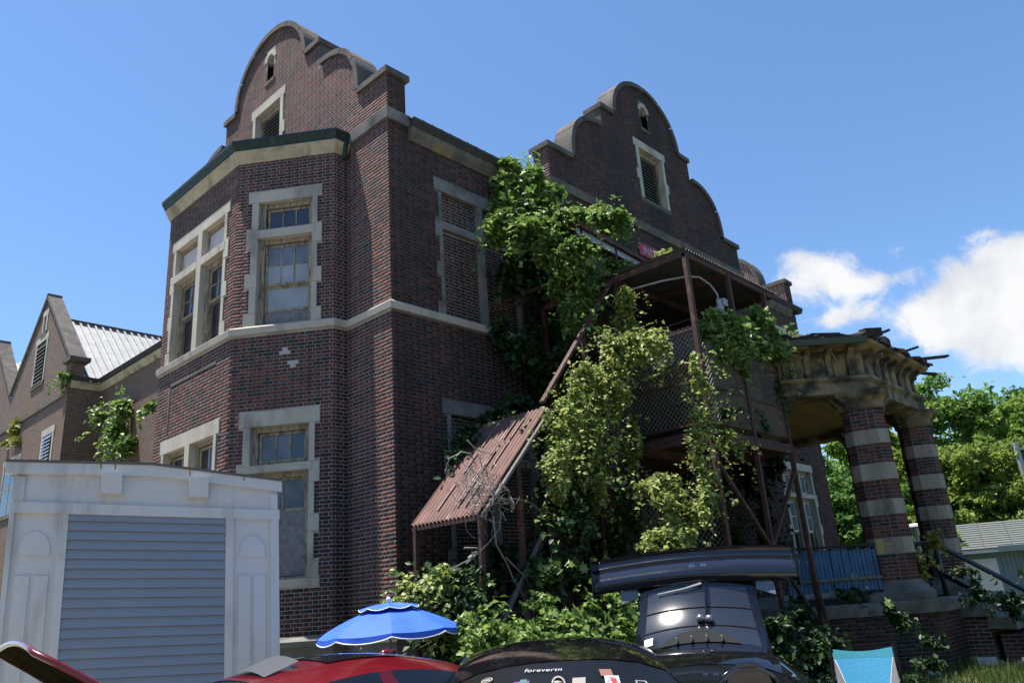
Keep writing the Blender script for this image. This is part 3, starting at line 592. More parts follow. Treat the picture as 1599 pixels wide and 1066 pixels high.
# far windows
ww = empty('window', (0, 0, 0), MAIN); ww['label'] = 'far ground floor window under the porch roof'
stones(ww, WB, far_w, 'limestone'); member(ww, WB, 'mullion', 15.4, 15.6, -.2, .02, 2.27, 4.92, 'limestone')
for a0, a1 in ((14.55, 15.4), (15.6, 16.45)):
    member(ww, WB, 'transom', a0, a1, -.2, .02, 4.09, 4.22, 'limestone'); frame(ww, WB, a0, a1, 4.22, 4.92); frame(ww, WB, a0, a1, 2.27, 4.09); sash(ww, WB, a0+.09, a1-.09, 4.26, 4.83, 2, 1, [[D_, D_]], fm='white_vinyl'); sash(ww, WB, a0+.09, a1-.09, 3.1, 4.0, 2, 2, [[D_, D_], [D_, D_]], fm='white_vinyl'); sash(ww, WB, a0+.09, a1-.09, 2.3, 3.1, 1, 1, [[G]], d=-.2)
ww = empty('window', (0, 0, 0), MAIN); ww['label'] = 'far upper window with a pale arched head'
stones(ww, WB, far_u, 'limestone'); frame(ww, WB, 15.2, 16.5, 6.84, 9.2); sash(ww, WB, 15.3, 16.4, 6.9, 9.1, 3, 4, [[D_]*3]*4)
# brick panels on the bay (shallow recess edges)
pn = MB()
for a0, a1, z0, z1 in ((.46, 1.5, 5.52, 6.42),):
    for q in ((a0, a0+.012, z0, z1), (a1-.012, a1, z0, z1)): WM.box(pn, q[0], q[1], -.001, .0165, q[2], q[3])
    WM.box(pn, a0, a1, -.001, .0165, z1-.012, z1)
for a0, a1, z0, z1 in ((3.46, 5.46, 5.4, 6.35),):
    WBY.box(pn, a1-.06, a1, -.001, .014, z0, z1); WBY.box(pn, a0, a1, -.001, .014, z1-.05, z1)
pn.obj('panel_joint', 'mortar_dim', MAIN)
# downpipe at the bay return
b = MB(); b.tube([(-.12, BYB-.15, 10.6), (-.1, BYB-.08, 10.25)], .045, 8); b.obj('downpipe', 'copper', MAIN)
# individual bricks of the canted face
for W_, bl_, par in IND:
    place_bricks(W_, bl_, par, special=lambda u, z: ((u-1.02)**2/.02+(z-6.30)**2/.0016 < 1) or ((u-1.24)**2/.016+(z-6.03)**2/.005 < 1))
# ------------------------------------------------------------------ SIGN on the gable
SG = empty('sign', (7.69, GP-.03, 9.8), None, 'red sign board with white capital letters on the shaded gable', 'sign')
b = MB(); b.box(0, 2.1, -.02, .0, 0, .36); b.obj('board', 'sign_red', SG)
def text(s, loc, size, m, parent, rot, name='lettering', ex=.002, shear=0, sx=1):
    cu_ = bpy.data.curves.new(name, 'FONT'); cu_.body = s; cu_.size = size; cu_.extrude = ex; cu_.shear = shear; cu_.materials.append(MATS[m]); cu_.space_character = 1.1
    o_ = bpy.data.objects.new(name, cu_); C.objects.link(o_); dg_ = bpy.context.evaluated_depsgraph_get(); me_ = bpy.data.meshes.new_from_object(o_.evaluated_get(dg_)); bpy.data.objects.remove(o_); o = bpy.data.objects.new(name, me_); C.objects.link(o); o.parent = parent; o.location = loc; o.rotation_euler = rot; o.scale = (sx, 1, 1); return o
text('IND', (.16, -.024, .07), .30, 'white_sticker', SG, (math.pi/2, 0, 0), sx=.95)
# ------------------------------------------------------------------ REAR WING
RW = empty('brick_wing', (.89, 19.53, 0), None, 'rear brick wing with pointed stone-coped gables and ribbed silver metal roof', 'building')
def rw(mb, name, m, parent=RW, **k):
    mb.v = [(x-.89, y-19.53, z) for x, y, z in mb.v]; return mb.obj(name, m, parent, **k)
GY = 23.1
b = MB(); b.add([(.89, 19.53, 0), (.89, 36, 0), (.89, 36, 10.1), (.89, 32.8, 11.3), (.89, 29.75, 14.4), (.89, 26.6, 11.2), (.89, GY, 14.5), (.89, 19.53, 10.95)], [tuple(range(8))[::-1]]); rw(b, 'gable_wall', 'wing_brick')
b = MB(); b.add([(.89, 19.53, 0), (9, 19.53, 0), (9, 19.53, 10.25), (.89, 19.53, 10.25)], [(0, 1, 2, 3)]); b.box(.89, 1.35, 19.5, 19.53, 10.25, 11.0); rw(b, 'side_wall', 'wing_brick')
def slopecap(y0, z0, y1, z1):
    b = MB(); b.obox((.82, y0, z0), (.55, 0, 0), (0, y1-y0, z1-z0), (0, 0, .16)); rw(b, 'coping_stone', 'coping')
for (y0, z0, y1, z1) in ((19.4, 10.95, 21.3, 12.8), (21.3, 12.8, 23.15, 14.6), (23.05, 14.6, 24.8, 12.95), (24.8, 12.95, 26.6, 11.25), (26.6, 11.25, 28.2, 12.85), (28.2, 12.85, 29.8, 14.5), (29.7, 14.5, 32.8, 11.3)): slopecap(y0, z0, y1, z1)
b = MB(); b.box(.75, 1.45, 19.2, 20.0, 10.95, 11.1); rw(b, 'pier_cap', 'coping')
b = MB(); b.box(.82, .9, 19.5, 36, 9.75, 9.95); rw(b, 'stone_band', 'yellow_lichen_stone')
r_ = MB(); r_.add([(1.3, 19.3, 10.2), (14, 19.3, 10.2), (14, GY, 13.75), (1.3, GY, 13.75), (14, 26.6, 10.6), (1.3, 26.6, 10.6)], [(0, 1, 2, 3), (3, 2, 4, 5)]); ro = rw(r_, 'roof', 'metal_roof')
for i in range(34):
    x = 1.5+i*.29; b = MB(); b.obox((x, 19.3, 10.22), (.07, 0, 0), (0, GY-19.3, 3.55), (0, -.03, .05)); o = rw(b, 'roof_rib', 'metal_roof', ro)
b = MB(); b.obox((1.3, GY-.1, 13.78), (12.7, 0, 0), (0, .2, 0), (0, 0, .06)); rw(b, 'ridge_cap', 'coping')
b = MB(); b.add([(1.3, 29.75, 13.7), (14, 29.75, 13.7), (14, 26.6, 10.6), (1.3, 26.6, 10.6)], [(0, 3, 2, 1)]); ro2 = rw(b, 'roof', 'metal_roof')
for i in range(14):
    x = 1.5+i*.29; b = MB(); b.obox((x, 26.6, 10.62), (.07, 0, 0), (0, 3.15, 3.1), (0, -.03, .05)); rw(b, 'roof_rib', 'metal_roof', ro2)
b = MB(); b.sweep([(.89, 19.53), (2.04, 19.53), (2.04, 9.2)][::-1] if False else [(.95, 19.53), (2.04, 19.53), (2.04, 9.1)], [(-.05, 10.0), (.05, 10.0), (.15, 10.2), (.15, 10.25), (-.05, 10.25)]); rw(b, 'cornice', 'cream_cove')
b = MB(); b.sweep([(.95, 19.53), (2.04, 19.53), (2.04, 9.1)], [(-.05, 10.26), (.2, 10.26), (.26, 10.4), (.22, 10.42), (-.05, 10.34)]); rw(b, 'gutter', 'dark_roof')
b = MB(); b.add([(2.04, 9.1, 0), (2.04, 19.53, 0), (2.04, 19.53, 10.25), (2.04, 9.1, 10.25)], [(3, 2, 1, 0)]); b.box(2.04, 9, 9.1, 19.53, 10.2, 10.3); rw(b, 'link_wall', 'wing_brick')
def rwin(nm, lab, y0, y1, z0, z1, kind, x=.89):
    we = empty('window', (0, 0, 0), RW); we['label'] = lab
    def bx(n_, a, b_, c, d, e, f, m): q = MB(); q.box(a, b_, c, d, e, f); rw(q, n_, m, we)
    bx('lintel', x-.03, x+.1, y0-.2, y1+.2, z1, z1+.25, 'limestone'); bx('jamb_stone', x-.025, x+.1, y0-.15, y0, z0, z1, 'limestone'); bx('jamb_stone', x-.025, x+.1, y1, y1+.15, z0, z1, 'limestone'); bx('sill', x-.05, x+.1, y0-.2, y1+.2, z0-.16, z0, 'yellow_lichen_stone')
    bx('pane', x-.012, x+.02, y0, y1, z0, z1, 'glass' if kind == 'g' else 'black_void')
    if kind == 'l':
        for i in range(int((z1-z0)/.16)): q = MB(); q.obox((x-.015, y0, z0+.05+i*.16), (0, y1-y0, 0), (-.05, 0, -.08), (0, 0, .025)); rw(q, 'slat', 'grey_wood', we)
    if kind == 'g': bx('sash', x-.02, x+.0, (y0+y1)/2-.03, (y0+y1)/2+.03, z0, z1, 'old_wood'); bx('sash', x-.02, x, y0, y1, z0+(z1-z0)*.5-.04, z0+(z1-z0)*.5+.04, 'old_wood')
rwin('a', 'attic louvre in the pointed gable', 22.6, 23.7, 11.0, 12.7, 'l'); rwin('s', 'slot in the gable tip', 22.98, 23.22, 13.1, 13.8, 'b')
rwin('b', 'louvred upper window at the wing corner', 20.6, 21.6, 6.2, 8.6, 'g'); rwin('c', 'ochre stained upper window', 24.2, 26.0, 6.2, 8.2, 'g')
q = MB()
for i in range(7): q.obox((.87, 20.65, 7.7+i*.13), (0, .9, 0), (-.05, 0, -.06), (0, 0, .025))
rw(q, 'louvre_slats', 'pole_metal')
rwin('d', 'tall window of the link wall beside the bay', 12.8, 13.9, 3.5, 8.2, 'g', x=2.04)
# ------------------------------------------------------------------ PORTICO
PO = empty('portico', (9.8, -3, 0), None, 'decaying octagonal porch with banded brick and stone columns and cracked plaster frieze', 'porch')
def po(mb, name, m, parent=PO, **k):
    mb.v = [(x-9.8, y+3, z) for x, y, z in mb.v]; return mb.obj(name, m, parent, **k)
c1, c2, c0, c3 = (8.2, -4.75), (11.35, -4.75), (6.75, -3.25), (12.8, -3.25)
def octa_(cx, cy, h, ch, z, rot=0.):
    p = [(h, -h+ch), (h, h-ch), (h-ch, h), (-h+ch, h), (-h, h-ch), (-h, -h+ch), (-h+ch, -h), (h-ch, -h)]
    c, s = math.cos(rot), math.sin(rot); return [(cx+x*c-y*s, cy+x*s+y*c, z) for x, y in p]
def loft(mb, rings):
    n = len(rings[0]); vs = [p for r in rings for p in r]
    fs = [(i*n+k, i*n+(k+1) % n, (i+1)*n+(k+1) % n, (i+1)*n+k) for i in range(len(rings)-1) for k in range(n)]+[tuple(range(n))[::-1], tuple(range((len(rings)-1)*n, len(rings)*n))]
    mb.add(vs, fs)
def column(cx, cy, rot, lab, detail=True, k_=1.0):
    octa = lambda x_, y_, h_, ch_, z_, r_=0.: octa_(x_, y_, h_*k_, ch_*k_, z_, r_)
    e = empty('column', (cx-9.8, cy+3, 0), PO, None); e['label'] = lab
    def pc(mb, name, m, **k): mb.v = [(x-cx, y-cy, z) for x, y, z in mb.v]; return mb.obj(name, m, e, **k)
    b = MB(); loft(b, [octa(cx, cy, .60, .10, 1.2, rot), octa(cx, cy, .60, .10, 1.34, rot), octa(cx, cy, .52, .12, 1.40, rot), octa(cx, cy, .50, .13, 1.46, rot), octa(cx, cy, .44, .15, 1.5, rot), octa(cx, cy, .42, .16, 1.56, rot)]); pc(b, 'base', 'concrete')
    b = MB(); loft(b, [octa(cx, cy, .388, .165, 1.5, rot), octa(cx, cy, .378, .16, 4.85, rot)]); pc(b, 'core', 'mortar')
    secs = [(1.56, 2.03, 'b'), (2.03, 2.33, 's'), (2.33, 2.75, 'b'), (2.75, 3.04, 's'), (3.04, 3.41, 'b'), (3.41, 3.73, 's'), (3.73, 4.11, 'b'), (4.11, 4.39, 's'), (4.39, 4.82, 'b')]
    rest = MB()
    for z0, z1, k in secs:
        if k == 's':
            h = .405-.004*(z0-1.5); b = MB(); loft(b, [octa(cx, cy, h, .165, z0+.005, rot), octa(cx, cy, h, .165, z1-.005, rot)]); pc(b, 'stone_band', 'band_stone')
        else:
            nr = max(1, round((z1-z0)/CO)); ch = (z1-z0)/nr
            for r in range(nr):
                h = .392-.003*(z0-1.5); pts = octa(cx, cy, h, .165, 0, rot)
                for i in range(8):
                    p, q = V(*pts[i]), V(*pts[(i+1) % 8]); ln = np.linalg.norm(q-p); u = (q-p)/ln; n = V(u[1], -u[0], 0)
                    if ln > .3: cut = [0, .205, .31, ln] if r % 2 == 0 else [0, .10, .31, ln]
                    else: cut = [0, ln]
                    vis = n@(CAM-V(cx, cy, 2)) > 0 and detail
                    for a, c in zip(cut, cut[1:]):
                        tone = random.choice(TR) if random.random() < .68 else random.choice(TD)
                        mb = MB() if vis else rest
                        mb.obox(p+u*(a+.005)-n*.012+V(0, 0, z0+r*ch+.005), u*(c-a-.010), n*(.016+random.uniform(0, .003)), V(0, 0, ch-.01), tone)
                        if vis: pc(mb, 'brick', 'brick', tone=True)
    pc(rest, 'brickwork', 'brick', tone=True, kind='stuff')
    b = MB(); loft(b, [octa(cx, cy, .40, .165, 4.82, rot), octa(cx, cy, .43, .165, 4.86, rot), octa(cx, cy, .43, .165, 4.92, rot), octa(cx, cy, .50, .17, 5.02, rot), octa(cx, cy, .56, .17, 5.08, rot), octa(cx, cy, .58, .17, 5.16, rot)]); pc(b, 'capital', 'cream_plaster')
ROT = math.radians(-74)
column(*c1, ROT, 'near column with three visible faces'); column(*c2, ROT+.25, 'second column behind the pipe rail', k_=.84)
column(12.62, -3.1, ROT, 'shadowed column at the back of the porch', False)
ring = [(c0[0], -.35), c0, c1, c2, c3, (c3[0], -.35)]
b = MB(); b.sweep(ring, [(-.36, 5.16), (.30, 5.16), (.30, 5.38), (.38, 5.44), (.38, 5.50), (-.36, 5.50)]); po(b, 'architrave', 'cream_plaster')
b = MB(); b.sweep(ring, [(-.30, 5.5), (.20, 5.5), (.22, 6.08), (-.30, 6.08)]); po(b, 'frieze', 'cream_plaster')
b = MB(); b.sweep(ring, [(-.3, 6.08), (.30, 6.06), (.52, 6.13), (.55, 6.2), (-.3, 6.22)]); po(b, 'eave', 'yellow_plaster')
b = MB(); b.sweep([(c0[0]-.05, c0[1]-.05), (c1[0]-.02, c1[1]-.12)], [(.5, 6.10), (.64, 6.08), (.68, 6.2), (.50, 6.22)]); po(b, 'gutter', 'green_gutter')
b = MB(); b.prism([(p[0], p[1], 5.30) for p in ring], (0, 0, .05)); po(b, 'ceiling', 'ceiling_plaster')
prof = [(.20, 5.52), (.25, 5.52), (.28, 5.60), (.255, 5.72), (.265, 5.84), (.34, 5.96), (.44, 6.02), (.44, 6.08), (.20, 6.08)]
def bracket(p, t, n, wd=.11):
    b = MB(); b.prism([V(p[0], p[1], 0)+n*o-t*wd/2+V(0, 0, z) for o, z in prof], t*wd); po(b, 'bracket', 'cream_plaster')
for A, B_, k in ((c0, c1, 5), (c1, c2, 7), (c2, c3, 4)):
    a, bb = V(*A, 0), V(*B_, 0); t = (bb-a)/np.linalg.norm(bb-a); n = V(t[1], -t[0], 0); ln = np.linalg.norm(bb-a)
    for i in range(k):
        q = (i+.35)/(k-.3); bracket(a+t*ln*q, t, n)
    for i in range(k+1):
        q0, q1 = max(0, (i-1+.35)/(k-.3))*ln+.10, min(1, (i+.35)/(k-.3))*ln-.10
        if q1-q0 > .1: b = MB(); b.obox(a+t*q0+n*.19+V(0, 0, 5.54), t*(q1-q0), n*.035, V(0, 0, .44)); po(b, 'frieze_panel', 'cream_plaster' if i % 2 else 'yellow_plaster')
# ruined roof: irregular boards and shingle flaps
b = MB(); top = [(8.5, -.4, 6.9), (11.2, -.4, 6.9)]
eaves = [(c0[0]-.3, -.4), (c0[0]-.35, c0[1]-.15), (c1[0]-.2, c1[1]-.45), (c2[0]+.25, c2[1]-.45), (c3[0]+.4, c3[1]-.2), (c3[0]+.4, -.4)]
pk = [(8.2, -.4, 6.75), (8.3, -2.2, 6.85), (9.0, -3.2, 6.85), (10.5, -3.2, 6.85), (11.3, -2.2, 6.85), (11.3, -.4, 6.75)]
b.add([(x, y, 6.22) for x, y in eaves]+pk, [(i, i+1, 7+i, 6+i) for i in range(5)]+[(6, 7, 8, 9, 10, 11)]); po(b, 'roof', 'charred')
rr = random.Random(3)
for i in range(5):
    e0, e1 = V(*eaves[i], 6.22), V(*eaves[i+1], 6.22); k0, k1 = V(*pk[i]), V(*pk[i+1]); ln = np.linalg.norm(e1-e0); m_ = max(3, int(ln/.28))
    for j in range(m_):
        for row in range(3):
            q = (j+.5+rr.uniform(-.2, .2))/m_; e = e0+(e1-e0)*q; k = k0+(k1-k0)*q; d = (k-e); d /= np.linalg.norm(d); s = (e1-e0)/ln
            o = e+(k-e)*(row*.27+rr.uniform(-.05, .03)) - d*rr.uniform(0.02, .16)+V(0, 0, .03+rr.uniform(0, .03)); wd = rr.uniform(.18, .34)
            q_ = MB(); q_.obox(o-s*wd/2, s*wd+V(0, 0, rr.uniform(-.05, .05)), d*rr.uniform(.3, .6)+V(0, 0, rr.uniform(-.06, .10)), V(0, 0, rr.uniform(.03, .09))); po(q_, 'shingle', 'charred')
for (p, q, wd) in (((11.0, -4.9, 6.35), (12.2, -5.6, 6.5), .13), ((11.5, -4.7, 6.25), (12.5, -5.2, 6.2), .10), ((8.5, -4.9, 6.35), (9.2, -5.3, 6.62), .12), ((8.0, -4.6, 6.4), (8.9, -5.15, 6.55), .09), ((10.1, -5.05, 6.3), (10.7, -5.4, 6.5), .08), ((7.1, -3.9, 6.3), (8.3, -5.0, 6.42), .1)):
    b = MB(); b.bar(p, q, wd, .05); po(b, 'broken_board', 'charred')
for i in range(1, 4):                        # splintered fascia and roof edge
    e0, e1 = V(*eaves[i], 6.24), V(*eaves[i+1], 6.24); ln = np.linalg.norm(e1-e0); s = (e1-e0)/ln; n = V(s[1], -s[0], 0); t = 0.
    while t < ln:
        w_1 = rr.uniform(.25, .7); b = MB(); b.obox(e0+s*t-n*rr.uniform(.0, .25)+V(0, 0, rr.uniform(-.03, .06)), s*w_1+V(0, 0, rr.uniform(-.05, .07)), n*rr.uniform(.1, .22)+V(0, 0, rr.uniform(-.05, .02)), V(0, 0, rr.uniform(.06, .2))); po(b, 'broken_board', 'charred'); t += w_1*rr.uniform(.6, 1.0)
b = MB(); b.tube([(7.35, -4.45, 6.25), (7.5, -4.6, 6.1), (7.55, -4.66, 5.9), (7.66, -4.72, 5.62)], [.02, .016, .012, .006], 5); b.tube([(12.3, -5.1, 6.0), (12.35, -5.15, 5.6), (12.4, -5.15, 5.2)], .008, 4); po(b, 'hanging_root', 'twig')
# platform
b = MB(); pf = [(c0[0]-.55, -.4), (c0[0]-.5, c0[1]-.3), (c1[0]-.3, c1[1]-.72), (c2[0]+.3, c2[1]-.72), (c3[0]+.5, c3[1]-.3), (c3[0]+.55, -.4)]
b.prism([(x, y, .98) for x, y in pf], (0, 0, .04)); po(b, 'floor', 'concrete')
b = MB(); b.sweep(pf, [(-.4, .98), (.06, .98), (.08, 1.18), (.04, 1.2), (-.4, 1.2)]); po(b, 'stone_ledge', 'concrete')
for (xa, ya), (xb, yb) in zip(pf, pf[1:]):
    ln = math.hypot(xb-xa, yb-ya); W = Wall((xa, ya, 0), ((xb-xa)/ln, (yb-ya)/ln, 0), ((yb-ya)/ln, -(xb-xa)/ln, 0))
    mb = MB(); backing(mb, W.O, W.u, W.n, 0, .98, lambda z: [(0, ln)]); wo = po(mb, 'platform_wall', 'mortar_dim')
    o = bricks_mesh('brickwork', W.O-V(9.8, -3, 0), W.u, W.n, brick_list(0.02, .98, lambda z: [(0, ln)], zbase=0), 'brick_dim', wo)
# yellow paint patch on the near column
fn = V(math.sin(ROT), -math.cos(ROT), 0); fu = V(math.cos(ROT), math.sin(ROT), 0)
b = MB(); b.obox(V(*c1, 2.05)+fn*.404-fu*.215, fu*.11, fn*.0025, V(0, 0, .26)); b.obox(V(*c1, 2.20)+fn*.4045-fu*.09, fu*.16, fn*.002, V(0, 0, .025)); b.obox(V(*c1, 2.12)+fn*.4045-fu*.08, fu*.15, fn*.002, V(0, 0, .02)); po(b, 'paint_patch', 'yellow_paint')
# blue slat railing of the porch
BF = empty('slat_railing', (7.2, -4.2, 1.2), None, 'weathered blue slat railing leaning between the rusty post and the near column', 'railing')
fa, fb = V(6.40, -3.40, 0), V(7.6, -4.66, 0); ft = (fb-fa)/np.linalg.norm(fb-fa); fl = np.linalg.norm(fb-fa); fnn = V(ft[1], -ft[0], 0)
ns = 24
for i in range(ns):
    b = MB(); h = rr.uniform(2.14, 2.22); b.obox(fa+ft*(i*fl/ns)-V(7.2, -4.2, 1.2)+V(0, 0, 1.42)+fnn*rr.uniform(-.01, .01), ft*(fl/ns-.012), fnn*.022, V(0, 0, h-1.42)+ft*rr.uniform(-.01, .01)); b.obj('slat', 'blue_slat', BF)
for z, m in ((1.62, 'grey_wood'), (2.2, 'charred')):
    b = MB(); b.obox(fa+fnn*.024-V(7.2, -4.2, 1.2)+V(0, 0, z), ft*fl, fnn*.05, V(0, 0, .05)); b.obj('rail', m, BF)
for s_ in (.0, .5, .97):
    b = MB(); b.obox(fa+ft*fl*s_-fnn*.05-V(7.2, -4.2, 1.2)+V(0, 0, 1.19), ft*.06, fnn*.05, V(0, 0, 1.0)); b.obj('post', 'charred', BF)
# steps and pipe rail
ST = empty('stone_steps', (10, -6, 0), None, 'broken concrete porch steps tumbling toward the grass', 'steps')
def stp(o, a, bq, c, m='concrete'): b = MB(); b.obox(V(*o)-V(10, -6, 0), a, bq, c); b.obj('step', m, ST)
stp((8.95, -5.95, .82), (2.3, .05, -.02), (0, .5, .0), (0, 0, .22)); stp((9.0, -6.35, .58), (2.3, -.06, .02), (0, .45, .03), (0, 0, .2)); stp((9.1, -6.9, .26), (2.5, -.1, .03), (-.02, .5, .02), (0, 0, .24)); stp((9.2, -7.5, .05), (2.6, -.1, -.03), (0, .5, .04), (0, 0, .2))
b = MB(); b.box(9.05-10, 11.2-10, -5.9+6, -5.45+6, 0, .8); b.box(9.2-10, 11.3-10, -6.5+6, -6.0+6, 0, .5); b.obj('brick_core', 'wing_brick', ST)
PR = empty('handrail', (9.6, -5.2, 1.1), None, 'black pipe handrail descending beside the broken steps', 'handrail')
def hr(*a, **k): b = MB(); b.tube([V(*p)-V(9.6, -5.2, 1.1) for p in a], k.get('r', .05), 8); b.obj(k.get('n', 'rail'), 'pipe_black', PR, smooth=True)
hr((8.6, -4.95, 2.22), (9.55, -5.15, 2.2), (9.6, -6.6, 1.15), (9.65, -7.4, .62)); hr((9.55, -5.15, 1.62), (9.6, -6.55, .62), (9.62, -6.9, .40)); hr((9.55, -5.15, 1.1), (9.55, -5.15, 2.2), n='post'); hr((9.65, -7.4, .05), (9.65, -7.4, .62), n='post')
# rubble
RB = empty('rubble_pile', (11.5, -5.6, 0), None, 'heap of pinkish broken bricks and plaster lying in the grass', 'rubble')
for i in range(70):
    q = random.random(); x, y = ((random.gauss(13.6, 1.0), random.gauss(-5.6, .45)) if q < .5 else (random.gauss(10.0, 1.1), random.gauss(-5.9, .5)) if q < .85 else (random.gauss(9.3, .5), random.gauss(-6.8, .3)))
    s = random.uniform(.06, .2)*(1.5 if q < .3 else 1); z = max(0, .55-abs(x-13.6)*.35)*random.random() if q < .5 else random.random()*.08
    Rm = Matrix.Rotation(random.random()*6, 3, 'Z') @ Matrix.Rotation(random.uniform(-.6, .6), 3, 'X'); ax = [np.array(Rm.col[i]) for i in range(3)]
    b = MB(); b.obox((x-11.5, y+5.6, z-.02), ax[0]*s*1.6, ax[1]*s, ax[2]*s*.7)
    b.v = [tuple(c+random.uniform(-.015, .015) for c in p) for p in b.v]; b.obj('chunk', 'rubble_pink' if random.random() < .55 else 'rubble_white', RB)
# ------------------------------------------------------------------ FIRE ESCAPE
FE = empty('fire_escape', (3.5, -3.9, 0), None, 'rusty roofed steel fire escape with chain-link sides and a sloping corrugated canopy', 'fire escape')
FO = V(3.5, -3.9, 0)
def fe(mb, name, m, parent=FE, **k): mb.v = [tuple(np.array(p)-FO) for p in mb.v]; return mb.obj(name, m, parent, **k)
def bar(name, p, q, wa=.07, wb=.07, m='rust', parent=FE): b = MB(); b.bar(p, q, wa, wb, up=(0, 1, 0) if abs(p[2]-q[2]) > .5 else (0, 0, 1)); return fe(b, name, m, parent)
TS, TX0, TX1, TYI, TYN = -3.9, 3.5, 6.45, -2.35, -.55
ZR, ZP = 7.30, 4.15
for nm, x, y, z in (('post', TX0, TS, ZR), ('post', 5.0, TS, ZR), ('post', TX1, TS, ZR), ('post', TX0, TYI, ZR), ('post', TX1, TYN, ZR), ('post', TX0, TYN, ZR), ('post', 5.0, TYN, ZR)): bar(nm, (x, y, 0), (x, y, z), .10 if y == TS and x == TX0 else .075, .075)
# tower roof, corrugated
def corr(mb, o, a, bdir, nb, amp=.025, thick=.006):
    """corrugated sheet: o corner, a along the ribs, bdir across"""
    o, a, bdir = map(np.array, (o, a, bdir)); n = np.cross(a, bdir); n = n/np.linalg.norm(n); n = n*np.sign(n[2]); k = nb*4; vs = []
    for i in range(k+1):
        h = amp*math.cos(i*math.pi/2); p = o+bdir*(i/k)+n*h; vs += [p, p+a]
    mb.add(vs, [(2*i, 2*i+2, 2*i+3, 2*i+1) for i in range(k)])
b = MB(); corr(b, (TX0-.08, TS-.06, 7.36), (0, 3.4, .12), (3.55, 0, 0), 40); tr = fe(b, 'tower_roof', 'dark_sheet', smooth=True)
for p, q in (((TX0-.05, TS, ZR), (TX1+.45, TS, ZR)), ((TX0-.02, TS-.02, ZR), (TX0-.02, -.6, ZR)), ((TX1+.42, TS, ZR), (TX1+.42, -.6, ZR)), ((TX0, TYI, ZR), (TX1+.4, TYI, ZR)), ((TX0, TYN, ZR), (TX1+.4, TYN, ZR)), ((5.0, TS, ZR), (5.0, TYN, ZR))): bar('roof_beam', p, q, .05, .12)
# platform
for p, q in (((TX0, TS, ZP-.1), (TX1, TS, ZP-.1)), ((TX0, TS, ZP-.1), (TX0, TYN, ZP-.1)), ((TX1, TS, ZP-.1), (TX1, TYN, ZP-.1)), ((TX0, TYN, ZP-.1), (TX1, TYN, ZP-.1)), ((TX0, TYI, ZP-.1), (TX1, TYI, ZP-.1))): bar('platform_beam', p, q, .06, .17)
for i in range(13): b = MB(); b.box(TX0+.03+i*.225, TX0+.22+i*.225, TS+.04, TYN, ZP-.01, ZP+.015); fe(b, 'deck_plank', 'rust')
for p, q in (((TX0, TS, ZP+.12), (TX1, TS, ZP+.12)), ((TX0, TS, 5.55), (TX1, TS, 5.55)), ((TX0, TS, 5.9), (TX0, TYI, 5.9)), ((TX0, TS, 4.9), (TX1, TS, 4.85)), ((TX0, TS, ZP+.12), (TX0, TYI, ZP+.12)), ((TX0, TS, 5.0), (TX0, TYI, 5.0))): bar('rail', p, q, .035, .035)
for p, q in (((TX0, TS, 3.65), (TX0+2.75, TS, 1.0)), ((TX1, TS, 3.64), (TX0+.75, TS, 1.5)), ((TX0, TS+.05, 3.7), (TX0, TYI, 2.4)), ((TX1-.02, TS, 1.9), (TX1-.3, TS-.3, .2))): bar('brace', p, q, .06, .06)
# chain link
def chain(o, a, b_, nm='mesh_panel', step=.075):
    o, a, b_ = map(np.array, (o, a, b_)); la, lb = np.linalg.norm(a), np.linalg.norm(b_); ua, ub = a/la, b_/lb; n = np.cross(ua, ub); r = .0042
    vs, fs = [], []
    for sgn in (1, -1):
        c = -lb if sgn > 0 else 0.
        while c < (la if sgn > 0 else la+lb):
            s0 = max(0, c if sgn > 0 else c-lb); s1 = min(la, c+lb if sgn > 0 else c)
            if s1 > s0+.01:
                t0, t1 = ((s0-c), (s1-c)) if sgn > 0 else ((c-s0), (c-s1))
                p, q = o+ua*s0+ub*t0+n*sgn*.003, o+ua*s1+ub*t1+n*sgn*.003; d = (q-p)/np.linalg.norm(q-p); e = np.cross(d, n)*r; k = len(vs)
                vs += [p+e, p-e*.5+n*r, p-e*.5-n*r, q+e, q-e*.5+n*r, q-e*.5-n*r]; fs += [(k, k+1, k+4, k+3), (k+1, k+2, k+5, k+4), (k+2, k, k+3, k+5)]
            c += step*1.25
    b = MB(); b.add(vs, fs); return fe(b, nm, 'wire', kind='stuff')
chain((TX0, TYI, ZP+.12), (0, TS-TYI, 0), (0, 0, 1.7)); chain((TX0, TS, ZP+.12), (TX1-TX0, 0, 0), (0, 0, 1.4)); chain((TX1, TS, ZP+.12), (0, 2.5, 0), (0, 0, 1.4))
chain((1.0, TYI, 1.7), (2.5, 0, 2.6), (0, 0, 1.6)); chain((TX0, TYI, 2.2), (0, TS-TYI, 0), (0, 0, 1.0))
# conduit with jar lamp
b = MB(); b.tube([at_x(950, 462, TX0+.1)]+[(3.6, -3.3, 7.0), (3.9, -3.65, 7.05), (4.2, -3.75, 7.08), (4.5, -3.78, 7.0), (4.68, -3.8, 6.85), (4.7, -3.8, 6.7)][0:], .018, 6); fe(b, 'conduit', 'conduit', smooth=True)
b = MB(); b.tube([(4.7, -3.8, 6.74), (4.7, -3.8, 6.62), (4.7, -3.8, 6.60), (4.7, -3.8, 6.44), (4.7, -3.8, 6.40)], [.05, .05, .075, .075, .04], 12); b.box(4.74, 4.9, -3.88, -3.76, 6.62, 6.76); fe(b, 'jar_lamp', 'conduit', smooth=False)
